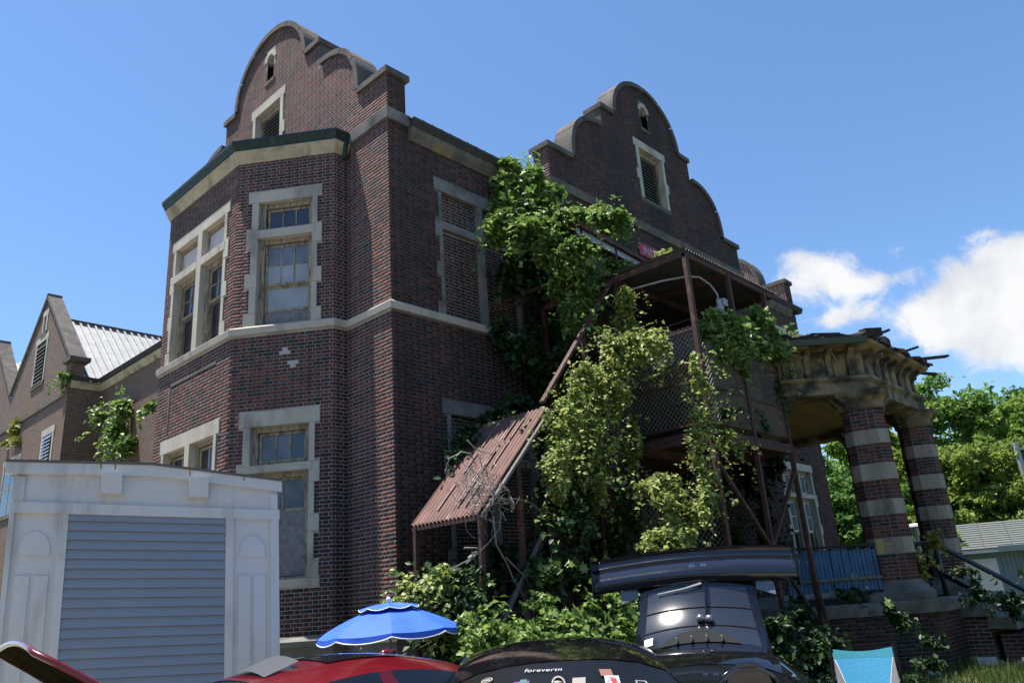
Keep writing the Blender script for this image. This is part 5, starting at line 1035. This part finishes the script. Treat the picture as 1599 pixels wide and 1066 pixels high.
# ------------------------------------------------------------------ FOLIAGE
def leaves(name, pts, size, m, parent, seed, up_b=.5, out=None, jit=.5, tone_fn=None, kind='stuff'):
    r = np.random.default_rng(seed); n = len(pts)
    nr = r.normal(size=(n, 3)); nr[:, 2] += up_b
    if out is not None: nr += np.array(out)
    nr /= np.linalg.norm(nr, axis=1, keepdims=True)
    a = r.normal(size=(n, 3)); a[:, 2] -= .6; a -= nr*np.sum(a*nr, 1, keepdims=True); a /= np.linalg.norm(a, axis=1, keepdims=True); b = np.cross(nr, a)
    s = (size*(1+jit*(r.random(n)-.5)*1.6))[:, None]
    fold = nr*s*.13
    base, tip = pts, pts+a*s-nr*s*.12; l = pts+a*s*.45+b*s*.36+fold; rt = pts+a*s*.45-b*s*.36+fold
    vs = np.stack([base, rt, tip, l], 1).reshape(-1, 3); i = np.arange(n)[:, None]*4
    f = np.concatenate([i+np.array([[0, 1, 2]]), i+np.array([[0, 2, 3]])], 1).reshape(-1, 3)
    t = np.clip(r.beta(2, 2.2, n) if tone_fn is None else tone_fn(r, pts), 0, 1); return np_mesh(name, vs, f, np.repeat(t, 2), m, parent, kind=kind)
def blobpts(blobs, seed, shell=.55):
    r = np.random.default_rng(seed); out_ = []
    for c, rad, n in blobs:
        d = r.normal(size=(n, 3)); d /= np.linalg.norm(d, axis=1, keepdims=True); q = (shell+(1-shell)*r.random(n))**1.0*(.85+.3*r.random(n)); out_.append(np.array(c)+d*q[:, None]*np.array(rad))
    return np.concatenate(out_)
def lumpy(blobs, seed, k=7, fr=.42):
    """break each big blob into smaller lumps so the outline is uneven"""
    r = np.random.default_rng(seed); out_ = []
    for c, rad, n in blobs:
        for _ in range(k):
            d = r.normal(size=3); d /= np.linalg.norm(d); d *= (.35+.6*r.random()); f = fr*(.6+.7*r.random()); out_.append((np.array(c)+d*np.array(rad), np.array(rad)*f, int(n/k)))
    return out_
PXM = lambda p: float((np.array(p)-CAM)@CF)/FPX       # metres per photo pixel at a point
def pb(u, v, y, ru, rv, n, dy=.35):                  # blob given where it stands: on the plane y, size in photo pixels
    p = at_y(u, v, y); k = PXM(p); return (p, (ru*k*.95, dy, rv*k), n)
def vine(name, label, blobs, size, m, seed, origin=None, cat='vine', group=None, lumps=7, clip=None, stems=3, shell=.3, out=(-.3, -.5, .2), up_b=.7, big=0, bigm='leaf_vine', fr=.42, strands=None, sl_=None):
    if strands is None: strands = min(60, sum(b_[2] for b_ in blobs)//60)
    o0 = np.array(blobs[0][0]) if origin is None else np.array(origin); root = empty(name, o0, None, label, cat, group)
    bl = lumpy(blobs, seed, lumps, fr) if lumps else blobs; p = blobpts(bl, seed, shell)
    if clip is not None: p = p[clip(p)]
    if strands:
        ra = np.random.default_rng(seed+9); k = 16; st = p[ra.integers(0, len(p), strands)]; d = ra.normal(size=(strands, 3))*.5+np.array(out)*.6; seg = []
        q = st.copy(); ln_ = (sl_ if sl_ else .045)*(.6+.9*ra.random((strands, 1)))
        for j in range(k):
            d = d+ra.normal(size=(strands, 3))*.35+np.array([0, 0, -.16]); d /= np.linalg.norm(d, axis=1, keepdims=True); q = q+d*ln_; seg.append(q+ra.normal(size=q.shape)*size*.35)
        seg = np.concatenate(seg); seg = seg if clip is None else seg[clip(seg)]; p = np.concatenate([p, seg])
    p = p[p[:, 2] > .02]
    leaves('foliage', p-o0, size, m, root, seed+1, out=out, up_b=up_b*1.5, jit=.75)
    r = random.Random(seed)
    for i in range(stems):
        c, rad, n = r.choice(blobs); q = np.array(c)-o0; mb = MB(); pts = [q+np.array(rad)*V(r.uniform(-.6, .6), r.uniform(-.4, .4), -.9+1.7*k/5)+V(r.uniform(-.1, .1), 0, 0) for k in range(6)]; mb.tube(pts, [.018, .016, .014, .011, .008, .005], 5); mb.obj('stem', 'vine_stem', root)
    if big:
        lf = MB(); pt = []
        for k in range(10):
            a = math.pi*(k/9)-math.pi/2; rad = (1.0 if k % 2 == 0 else .62); 
        star = [(0, -.2), (.30, -.35), (.28, -.05), (.60, .05), (.34, .25), (.36, .6), (.13, .5), (0, 1.0), (-.13, .5), (-.36, .6), (-.34, .25), (-.60, .05), (-.28, -.05), (-.30, -.35)]
        lf.add([(x*.14, y*.14, -.03*abs(x)) for x, y in star]+[(0, .03, .004)], [(i, (i+1) % 14, 14) for i in range(14)], .6); me1 = lf.mesh('leaf', bigm, tone=True)
        lf.t = [.85]*14; me2 = lf.mesh('leaf', bigm, tone=True)
        for i in range(big):
            c, rad, n = r.choice(blobs); d = V(r.gauss(0, 1), -abs(r.gauss(0, 1))-.3, r.gauss(0, 1)); d /= np.linalg.norm(d); q = np.array(c)+d*np.array(rad)*r.uniform(.8, 1.05)
            if clip is not None and not clip(q[None])[0]: continue
            lo = bpy.data.objects.new('leaf', me1 if r.random() < .6 else me2); C.objects.link(lo); lo.parent = root; lo.location = tuple(q-o0); lo.rotation_euler = (r.uniform(-.2, 1.3), r.uniform(-.5, .5), r.uniform(-1.5, 1.5)+.3); s = r.uniform(.6, 1.15); lo.scale = (s, s, s)
    return root
B_OUT = lambda p: (p[:, 1] < -.04) & ~((p[:, 0] > GX0) & (p[:, 1] > GP-.03))
# 1 wall-top creeper
vine('creeper', 'leafy creeper hanging over the gutter between the two brick gables', [pb(800, 275, -.3, 28, 28, 1300, .2), pb(835, 290, -.35, 35, 32, 1500, .25), pb(800, 300, -.25, 25, 30, 900, .2), pb(862, 305, -.5, 14, 22, 500, .2), pb(800, 330, -.3, 35, 30, 1400, .25), pb(850, 335, -.4, 35, 30, 1400, .3)], .13, 'leaf_vine', 101, clip=B_OUT)
# 2 big overhanging mass
vine('creeper', 'massive sunlit creeper bulging over the door canopy above the stairs', [pb(825, 352, -1.3, 46, 20, 2600, .5), pb(885, 350, -1.75, 50, 20, 3200, .55), pb(945, 345, -1.7, 42, 18, 2600, .45), pb(880, 455, -1.5, 26, 40, 1600, .3), pb(790, 358, -.9, 34, 26, 1600, .4), pb(890, 400, -2.0, 36, 30, 2600, .4), pb(850, 385, -1.5, 44, 26, 2000, .4), pb(915, 435, -1.8, 30, 34, 2200, .3), pb(965, 425, -1.9, 26, 24, 1300, .25), pb(903, 480, -1.9, 20, 32, 1200, .25), pb(968, 345, -1.7, 18, 14, 500, .3), pb(930, 328, -1.6, 9, 14, 240, .25), pb(890, 505, -1.9, 14, 20, 500, .2), pb(925, 470, -1.9, 16, 30, 700, .2)], .095, 'leaf_vine', 102, clip=B_OUT, big=70, lumps=14, fr=.34, strands=240, up_b=1.1)
# 3 shaded growth behind the stair
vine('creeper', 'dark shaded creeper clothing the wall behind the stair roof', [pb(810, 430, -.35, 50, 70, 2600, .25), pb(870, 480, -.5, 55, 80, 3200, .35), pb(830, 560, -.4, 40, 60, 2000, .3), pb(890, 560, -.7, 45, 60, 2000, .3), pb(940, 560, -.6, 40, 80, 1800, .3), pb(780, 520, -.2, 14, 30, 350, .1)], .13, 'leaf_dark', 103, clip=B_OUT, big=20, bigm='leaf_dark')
# 4 honeysuckle on the flight
hs = [pb(978, 505, -2.6, 16, 50, 1700, .25), pb(955, 550, -2.65, 32, 36, 3400, .3), pb(985, 545, -3.0, 36, 26, 3400, .35), pb(1025, 533, -3.6, 40, 16, 1870, .2), pb(912, 605, -2.6, 36, 46, 4600, .3), pb(950, 615, -2.7, 36, 50, 3600, .3), pb(880, 665, -2.6, 34, 50, 3910, .3), pb(930, 680, -2.7, 36, 45, 3230, .3), pb(975, 462, -2.7, 12, 22, 420, .2), pb(865, 740, -2.6, 26, 45, 2210, .3), pb(925, 755, -2.7, 40, 45, 2550, .3), pb(985, 700, -2.6, 12, 60, 1190, .2)]
vine('honeysuckle', 'pale flowering honeysuckle smothering the lower stair roof and its railing', hs, .064, 'leaf_honeysuckle', 104, lumps=16, fr=.32, stems=6, up_b=.9, strands=260)
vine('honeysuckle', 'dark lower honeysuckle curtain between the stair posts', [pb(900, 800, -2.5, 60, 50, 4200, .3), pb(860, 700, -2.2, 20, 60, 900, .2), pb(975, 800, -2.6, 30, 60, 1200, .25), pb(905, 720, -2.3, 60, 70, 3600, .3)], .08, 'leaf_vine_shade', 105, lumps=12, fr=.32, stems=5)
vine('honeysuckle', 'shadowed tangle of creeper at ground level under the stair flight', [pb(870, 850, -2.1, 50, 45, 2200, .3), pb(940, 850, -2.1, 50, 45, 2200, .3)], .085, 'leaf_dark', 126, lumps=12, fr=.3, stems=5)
# 5 garlands around the corner post
gar = [pb(1095, 600, -4.0, 18, 34, 420, .15), pb(1085, 575, -4.0, 9, 22, 160, .1), pb(1100, 660, -4.0, 24, 22, 480, .15), pb(1130, 680, -4.05, 32, 10, 330, .12), pb(1160, 700, -4.05, 8, 16, 130, .1), pb(1090, 700, -4.0, 16, 26, 360, .15), pb(1100, 740, -4.0, 20, 30, 520, .2), pb(1085, 675, -4.0, 10, 14, 180, .1)]
vine('honeysuckle', 'sunlit honeysuckle sprays winding round the near rusty corner post', gar, .07, 'leaf_honeysuckle', 106, lumps=6, stems=5, up_b=.8)
vine('honeysuckle', 'bright honeysuckle clump hanging below the platform left of the corner post', [pb(1030, 765, -3.7, 34, 34, 1500, .3), pb(1075, 785, -3.8, 40, 38, 1900, .3), pb(1060, 835, -3.8, 45, 40, 1900, .3), pb(1015, 850, -3.6, 22, 24, 600, .2), pb(1110, 770, -3.95, 14, 20, 260, .15), pb(1010, 760, -3.5, 14, 16, 240, .2), pb(1040, 880, -3.8, 40, 24, 900, .3)], .07, 'leaf_honeysuckle', 107, lumps=12, fr=.34, stems=4, up_b=.8)
# 6 tower right
vine('creeper', 'dense green creeper spilling over the chain-link rail at the right of the platform', [pb(1110, 510, -3.85, 22, 28, 700, .25), pb(1145, 520, -3.9, 36, 34, 1500, .3), pb(1185, 525, -3.9, 36, 38, 1500, .3), pb(1205, 550, -4.0, 26, 24, 900, .25), pb(1150, 565, -3.95, 26, 24, 600, .2), pb(1180, 495, -3.9, 22, 14, 300, .2), pb(1125, 545, -3.95, 18, 22, 320, .2)], .10, 'leaf_vine', 108, lumps=9, stems=4, big=20)
vine('creeper', 'loose dark creeper threaded through the mesh below the platform rail', [pb(1205, 610, -3.8, 18, 50, 420, .2), pb(1185, 660, -3.8, 20, 20, 160, .2), pb(1135, 645, -3.95, 22, 8, 120, .1)], .085, 'leaf_dark', 109, lumps=8, stems=3)
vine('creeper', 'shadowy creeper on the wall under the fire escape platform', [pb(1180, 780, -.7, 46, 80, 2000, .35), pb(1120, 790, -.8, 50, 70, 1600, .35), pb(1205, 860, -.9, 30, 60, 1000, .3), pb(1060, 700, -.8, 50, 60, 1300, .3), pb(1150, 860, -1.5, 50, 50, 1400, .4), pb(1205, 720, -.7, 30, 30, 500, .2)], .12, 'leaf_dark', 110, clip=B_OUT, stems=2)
vine('creeper', 'small green creeper lying on the rusty canopy beside the side wall', [pb(780, 650, -.75, 45, 28, 1300, .3), pb(735, 690, -.75, 26, 26, 500, .2), pb(800, 630, -.7, 25, 16, 500, .25), pb(720, 715, -.8, 12, 20, 160, .15)], .11, 'leaf_dark', 111, clip=B_OUT, stems=2)
vine('sprig', 'tuft of pale leaves sprouting on the tower roof below the red sign', [pb(1030, 400, -2.2, 13, 7, 240, .12), pb(1040, 397, -2.4, 7, 6, 120, .1)], .10, 'leaf_honeysuckle', 112, lumps=5, stems=1, cat='plant', strands=0)
# 7 ground growth
vine('bush', 'yellow green bush growing at the foot of the canopy post behind the umbrella', [pb(650, 922, -1.5, 34, 20, 1100, .4), pb(685, 905, -1.6, 20, 16, 420, .3), pb(630, 940, -1.5, 20, 16, 360, .3), pb(660, 955, -1.5, 26, 14, 300, .3)], .07, 'leaf_honeysuckle', 113, cat='bush', stems=4, lumps=12, fr=.26, strands=40)
vine('bush', 'shaded shrub behind the umbrella below the side wall', [pb(700, 910, -.7, 50, 36, 1100, .4), pb(780, 890, -.7, 60, 44, 1500, .4), pb(690, 1000, -1.2, 60, 36, 1100, .4), pb(820, 930, -1.2, 60, 30, 1100, .4), pb(930, 905, -1.6, 60, 36, 1500, .4)], .10, 'leaf_dark', 114, cat='bush', clip=B_OUT, stems=3, lumps=12, fr=.28)
vine('bush', 'broad-leaved weeds sunlit along the ground behind the black hatchback', [pb(745, 995, -3.0, 34, 26, 700, .4), pb(800, 990, -3.1, 34, 20, 600, .4), pb(870, 975, -3.2, 46, 20, 1100, .4), pb(940, 960, -3.3, 40, 34, 1500, .4), pb(890, 1005, -3.6, 80, 20, 1300, .4), pb(975, 985, -3.6, 26, 34, 600, .3), pb(840, 940, -3.0, 10, 22, 120, .3), pb(965, 905, -3.2, 12, 30, 220, .3), pb(720, 985, -2.8, 14, 30, 240, .3)], .085, 'leaf_vine', 115, cat='bush', big=60, stems=5, lumps=18, fr=.24, strands=140, sl_=.05)
vine('bush', 'leaning shoots with star leaves round the second canopy post', [pb(750, 930, -2.4, 10, 56, 220, .2), pb(840, 900, -2.5, 30, 34, 260, .3), pb(880, 890, -2.6, 30, 26, 220, .3)], .10, 'leaf_vine_shade', 116, cat='bush', stems=6, big=24, lumps=12, fr=.24)
vine('bush', 'dark undergrowth in front of the porch platform wall beside the coupe', [pb(1225, 1000, -4.9, 44, 50, 2000, .35), pb(1275, 1020, -5.0, 36, 40, 1500, .35), pb(1205, 1040, -4.6, 50, 36, 1200, .4), pb(1250, 950, -4.3, 30, 26, 500, .25), pb(1330, 925, -4.9, 36, 9, 420, .2), pb(1310, 1050, -5.3, 40, 16, 600, .3)], .085, 'leaf_dark', 117, cat='bush', stems=3, lumps=12, fr=.3)
vine('creeper', 'small creeper on the brick platform wall below the near column', [pb(1405, 970, -5.6, 26, 16, 420, .12), pb(1390, 950, -5.55, 16, 10, 150, .1)], .085, 'leaf_dark', 118, stems=1, big=8, strands=4)
vine('bush', 'weeds beside the broken steps', [pb(1462, 1000, -6.0, 12, 12, 160, .2), pb(1450, 1035, -6.2, 26, 8, 200, .3), pb(1400, 1058, -6.6, 50, 5, 300, .3)], .07, 'leaf_dark', 119, cat='bush', stems=1, lumps=9, fr=.3, strands=6)
vine('creeper', 'yellowing creeper climbing the second porch column', [pb(1462, 850, -5.3, 11, 15, 130, .15), pb(1452, 835, -5.25, 7, 7, 45, .1), pb(1440, 885, -5.2, 14, 20, 260, .2)], .085, 'leaf_yellow', 120, stems=2)
vine('bush', 'thin leafy twigs reaching across the handrail', [pb(1500, 890, -6.0, 21, 9, 80, .2), pb(1530, 925, -6.2, 21, 21, 130, .25), pb(1560, 940, -6.3, 21, 14, 100, .25), pb(1585, 945, -6.5, 11, 18, 130, .15)], .10, 'leaf_dark', 121, cat='bush', stems=4)
# 8 rear wing plants
def wp(u, v, x, ru, rv, n, dx=.3): p = at_x(u, v, x); k = PXM(p); return (p, (dx, ru*k*1.35, rv*k), n)
vine('creeper', 'sunlit creeper climbing the link wall left of the bay', [wp(195, 635, 1.75, 10, 24, 900), wp(180, 665, 1.7, 18, 24, 1200), wp(155, 655, 1.6, 14, 14, 420), wp(190, 700, 1.7, 14, 20, 700), wp(165, 690, 1.7, 16, 8, 160)], .14, 'leaf_vine', 122, lumps=6, out=(-.8, -.2, .2), stems=3)
vine('creeper', 'little shrub rooted on the wing parapet corner', [wp(102, 592, .8, 9, 16, 220, .2)], .13, 'leaf_vine', 123, lumps=5, stems=2, cat='plant')
vine('creeper', 'yellowing sprig over the stained wing window', [wp(24, 668, .8, 11, 10, 120, .2), wp(10, 690, .8, 6, 6, 40, .2), wp(28, 690, .8, 6, 8, 50, .2)], .18, 'leaf_yellow', 124, lumps=4, stems=1, cat='plant')
vine('creeper', 'thin sprig in front of the tall link window', [wp(238, 632, 1.7, 8, 12, 60, .2), wp(225, 640, 1.7, 8, 5, 30, .2)], .16, 'leaf_vine', 125, lumps=4, stems=2, cat='plant')
# dead branches on the canopy
DB = empty('dead_branches', (.0, -2.1, 3.2), None, 'tangle of bleached dead twigs caught on the canopy edge', 'branches')
rb = random.Random(5); cen = V(*at_y(752, 765, -2.35)); b = MB()
for i in range(170):
    a = rb.uniform(0, 6.28); ln = rb.uniform(.12, .42); p0 = cen+V(rb.gauss(0, .20), rb.gauss(0, .12), rb.gauss(0, .17)); d = V(rb.gauss(0, 1), rb.gauss(0, .6), rb.gauss(0, .9)); d /= np.linalg.norm(d); pts = [p0]
    for k in range(4): d = d+V(rb.gauss(0, .4), rb.gauss(0, .3), rb.gauss(0, .4)); d /= np.linalg.norm(d); pts.append(pts[-1]+d*ln/4)
    b.tube([p-V(0, -2.1, 3.2) for p in pts], [.006, .0055, .005, .004, .002], 3)
b.obj('twigs', 'twig', DB, kind='stuff')
for path in ([(730, 687), (742, 700), (750, 704), (766, 708)], [(712, 712), (720, 705), (735, 708), (745, 730)], [(700, 745), (695, 735), (702, 715), (716, 708)], [(785, 780), (805, 778), (828, 784), (842, 795), (850, 810)], [(770, 772), (790, 785), (803, 780)], [(782, 800), (780, 825), (765, 845), (750, 860), (728, 880)], [(770, 805), (775, 850), (792, 880), (800, 900), (815, 925), (828, 950)], [(725, 855), (745, 855), (752, 860)], [(790, 870), (800, 880), (820, 900), (832, 920), (828, 935)], [(745, 860), (730, 875), (705, 888)], [(760, 740), (757, 725), (762, 745)], [(780, 755), (795, 768), (796, 780)]):
    b = MB(); pp = [at_y(u, v, -2.42+.05*rb.random())-V(0, -2.1, 3.2) for u, v in path]; b.tube(pp, [.013-.008*k/len(pp) for k in range(len(pp))], 5); b.obj('branch', 'twig', DB)
# ------------------------------------------------------------------ BACKGROUND TREES
def tree(name, label, x, y, h, r, m, seed, trunk=.25, size=.34, n=9000, low=.28, group='trees beyond the porch'):
    root = empty(name, (x, y, 0), None, label, 'tree', group); rr_ = np.random.default_rng(seed); q = random.Random(seed)
    mb = MB(); pts = [V(0, 0, 0), V(q.uniform(-.2, .2), q.uniform(-.2, .2), h*.3), V(q.uniform(-.4, .4), q.uniform(-.4, .4), h*.6), V(q.uniform(-.5, .5), q.uniform(-.5, .5), h*.9)]
    mb.tube(pts, [trunk, trunk*.75, trunk*.45, trunk*.12], 8)
    blobs = []
    for k in range(26):
        a = q.uniform(0, 6.283); hz = low+(1-low)*q.random()**.85; f = math.sin(math.pi*min(1, (hz-low*.6)/(1.06-low*.6)))**.55; rad = r*f*q.uniform(.35, .92); c = V(math.cos(a)*rad, math.sin(a)*rad, h*hz*.93); s = r*q.uniform(.24, .42); blobs.append((c, (s, s, s*.75), int(n/26)))
        if k < 9: mb.tube([V(0, 0, h*max(.15, hz*.55)), c*.5+V(0, 0, h*hz*.42), c], [trunk*.35, trunk*.2, .03], 5)
    mb.obj('trunk', 'bark', root)
    p = blobpts(lumpy(blobs, seed, 5, .5), seed, .4); leaves('crown', p[p[:, 2] > .2], size, m, root, seed, up_b=.7, jit=.7)
    return root
TL = [('maple_tree', 'tall green tree rising behind the ruined porch roof end', 30.5, -1.2, 9.9, 3.6, 'leaf_tree', 1), ('maple_tree', 'broad yellow green tree filling the middle of the wood right of the porch', 27.5, -2.0, 6.6, 2.8, 'leaf_tree_yellow', 2),
      ('maple_tree', 'blue green tree at the right edge behind the grey shed', 37, -5.6, 10.2, 4.0, 'leaf_bluegreen', 3), ('maple_tree', 'round dark tree just left of the tall one behind the columns', 30, 2.5, 7.8, 3.4, 'leaf_tree', 4), ('maple_tree', 'lower bright tree seen between the porch columns', 25.0, -.2, 5.0, 2.3, 'leaf_tree', 5),
      ('maple_tree', 'leafy tree visible under the porch ceiling beside the far wall', 25, 3.6, 6.6, 2.6, 'leaf_tree', 6), ('maple_tree', 'bluish tree between the tall one and the right edge', 41, -1.8, 10.9, 4.2, 'leaf_bluegreen', 7), ('maple_tree', 'dense tree directly above the grey shed roof', 33, -3.8, 7.4, 3.2, 'leaf_tree', 8), ('maple_tree', 'yellowish sapling behind the second column', 22.5, -1.4, 3.6, 1.4, 'leaf_tree_yellow', 9)]
TL += [('maple_tree', 'full rounded tree at the far right edge of the photo', 34, -6.6, 9.6, 3.4, 'leaf_tree', 10), ('maple_tree', 'leafy tree filling the gap behind the near porch column', 29.5, 1.0, 8.6, 3.0, 'leaf_tree_yellow', 11), ('maple_tree', 'shaded tree low behind the slat railing', 24, 2.2, 5.6, 2.4, 'leaf_bluegreen', 12), ('maple_tree', 'light green tree standing left of the right edge tree', 35.5, -3.2, 9.6, 3.4, 'leaf_tree_yellow', 13)]
for t in TL: tree(*t, size=.19 if t[4] > 7 else .16, n=26000 if t[4] > 7 else 17000)
for (x, y, h, r, s, lab) in ((21, 1.0, 2.4, 1.3, 31, 'round bright bush seen beneath the porch beside the far wall'), (19.5, -1.6, 1.9, .9, 32, 'yellow green bush glowing behind the lamp post'), (24.5, -6.5, 1.5, .8, 33, 'low spiky plant by the white shed door')):
    vine('bush', lab, [((x, y, h*.5), (r, r, h*.5), 2600)], .13, 'leaf_tree_yellow' if s != 33 else 'leaf_tree', s, cat='bush', lumps=10, stems=2)
hf = MB()
WPts = []; rw_ = np.random.default_rng(77)
for i in range(46):
    t = i/45; x, y = 48+rw_.uniform(-3, 8), 30-62*t+rw_.uniform(-2, 2); h = rw_.uniform(6, 9.0) if y < 1 else rw_.uniform(9.5, 12); WPts.append(((x, y, h*.5), (3.6, 3.6, h*.55), 2200))
p = blobpts(lumpy(WPts, 78, 6, .5), 79, .5); leaves('distant_wood', p[p[:, 2] > 0], .34, 'leaf_tree', None, 80, up_b=.7)
WB_ = []; rw_ = np.random.default_rng(177)
for i in range(64):                         # unseen wood behind camera, added to block skylight; mirrored in windows and paint
    a = math.radians(120+250*i/63); d_ = rw_.uniform(30, 38); h = rw_.uniform(11, 15); WB_.append(((CAM[0]+d_*math.cos(a), CAM[1]+d_*math.sin(a), h*.5), (4.2, 4.2, h*.52), 560))
WB_ = [b_ for b_ in WB_ if (np.array(b_[0])-CAM)@CF < 8]
p = blobpts(lumpy(WB_, 178, 6, .5), 179, .5); leaves('unseen_wood', p[p[:, 2] > 0], .95, 'leaf_tree', None, 180, up_b=.7)
# ------------------------------------------------------------------ SMALL RIGHT SHED, POLES
R0 = V(21.7, -1.75, 0); rd = V(.42, -.907, 0); rn = V(-.907, -.42, 0)
RS = empty('garage', R0, None, 'slate blue garage with grey shingle roof and white panelled door', 'garage')
def rs(mb, name, m, par=RS, **k): mb.v = [tuple(V(0, 0, 0)+rd*p[0]-rn*p[1]+V(0, 0, p[2])) for p in mb.v]; return mb.obj(name, m, par, **k)
LG = 7.0
b = MB(); b.box(0, LG, 0, 4.2, 0, 2.3); rs(b, 'wall', 'shed_siding')
for i in range(40): b = MB(); b.box(1.75+i*.13, 1.75+i*.13+.115, -.02, 0, .05, 2.25); rs(b, 'siding_board', 'shed_siding')
b = MB(); b.box(.15, 1.6, -.03, 0, .05, 2.0); dq = rs(b, 'door', 'door_white')
for i in range(4):
    for j in range(2): b = MB(); b.box(.25+j*.68, .25+j*.68+.55, -.05, -.03, .15+i*.46, .15+i*.46+.36); rs(b, 'door_panel', 'door_white', dq)
b = MB(); b.box(-.3, LG, -.38, -.34, 2.18, 2.30); rs(b, 'fascia', 'white_trim'); b = MB(); b.box(1.65, LG, -.45, -.40, 2.2, 2.36); rs(b, 'fascia', 'shed_siding')
b = MB(); b.box(-.3, LG, -.36, 0, 2.2, 2.24); rs(b, 'soffit', 'shed_siding')
for i in range(12):
    t0, t1 = i/12, (i+1)/12
    for j in range(9):
        b = MB(); x0, x1 = -.35+.45*t0+j*.82, -.35+.45*t0+(j+1)*.82-.012; b.add([(x0, -.42+2.5*t0, 2.30+.95*t0+.03), (x1, -.42+2.5*t0, 2.30+.95*t0+.03), (x1, -.42+2.5*t1, 2.30+.95*t1+.004), (x0, -.42+2.5*t1, 2.30+.95*t1+.004), (x0, -.42+2.5*t0, 2.30+.95*t0), (x1, -.42+2.5*t0, 2.30+.95*t0)], [(0, 1, 2, 3), (4, 5, 1, 0)]); rs(b, 'shingle', 'shingle_grey')
b = MB(); b.add([(-.4, -.42, 2.29), (LG, -.42, 2.29), (LG, 2.1, 3.24), (.1, 2.1, 3.24), (-.4, 4.6, 2.29), (LG, 4.6, 2.29)], [(0, 1, 2, 3), (3, 2, 5, 4), (0, 3, 4)]); rs(b, 'roof', 'shingle_grey')
lp = at_d(1427, 817, 23); LPo = empty('lamp_post', (lp[0], lp[1], 0), None, 'slim grey lamp post with a flat round cap between the columns', 'lamp post')
b = MB(); b.tube([(0, 0, 0), (0, 0, lp[2]-.3)], .05, 8); b.obj('pole', 'conduit', LPo); b = MB(); b.tube([(0, 0, lp[2]-.35), (0, 0, lp[2]-.1)], [.09, .13], 12); b.obj('lantern', 'conduit', LPo); b = MB(); b.tube([(0, 0, lp[2]-.1), (0, 0, lp[2]-.05), (0, 0, lp[2])], [.28, .27, .08], 16); b.obj('cap', 'white_trim', LPo)
for u, v, D, hh_, lab, m, r_ in ((1590, 690, 30, None, 'pale leaning utility pole at the right edge of the photo', 'conduit', .12), (1583, 765, 33, None, 'thin dark pole in front of the wood above the garage', 'pole_wood', .07)):
    p = at_d(u, v, D); e = empty('utility_pole', (p[0], p[1], 0), None, lab, 'pole'); b = MB(); b.tube([(0, 0, 0), (-.1, .1, p[2])], [r_, r_*.8], 8); b.obj('mast', m, e)
    b = MB(); b.bar((-.4, .1, p[2]-.25), (.3, -.1, p[2]-.25), .06, .08); b.obj('cross_arm', m, e)
# ------------------------------------------------------------------ GRASS
r = np.random.default_rng(5); n = 42000
gx = r.uniform(0, 1, n); A_ = np.array([3.0, -9.5]); 
P = np.stack([r.uniform(2.5, 20, n), r.uniform(-9.5, -3.0, n), np.zeros(n)], 1)
P = P[(P[:, 1] < -4.9) | (P[:, 0] > 12.5)]; P = P[~((P[:, 0] > 8.9) & (P[:, 0] < 11.8) & (P[:, 1] > -7.4))]; n = len(P)
h = r.uniform(.05, .17, n)*(1+.8*(np.sin(P[:, 0]*1.7)*np.cos(P[:, 1]*2.3) > .2)); a = r.uniform(0, 6.283, n); wv = np.stack([np.cos(a), np.sin(a), 0*a], 1)*.009; ln = np.stack([r.normal(0, .05, n), r.normal(0, .05, n), h], 1)
vs = np.stack([P-wv, P+wv, P+ln], 1).reshape(-1, 3); f = np.arange(3*n).reshape(-1, 3); np_mesh('grass', vs, f, r.random(n), 'grass_blade', None, kind='stuff')
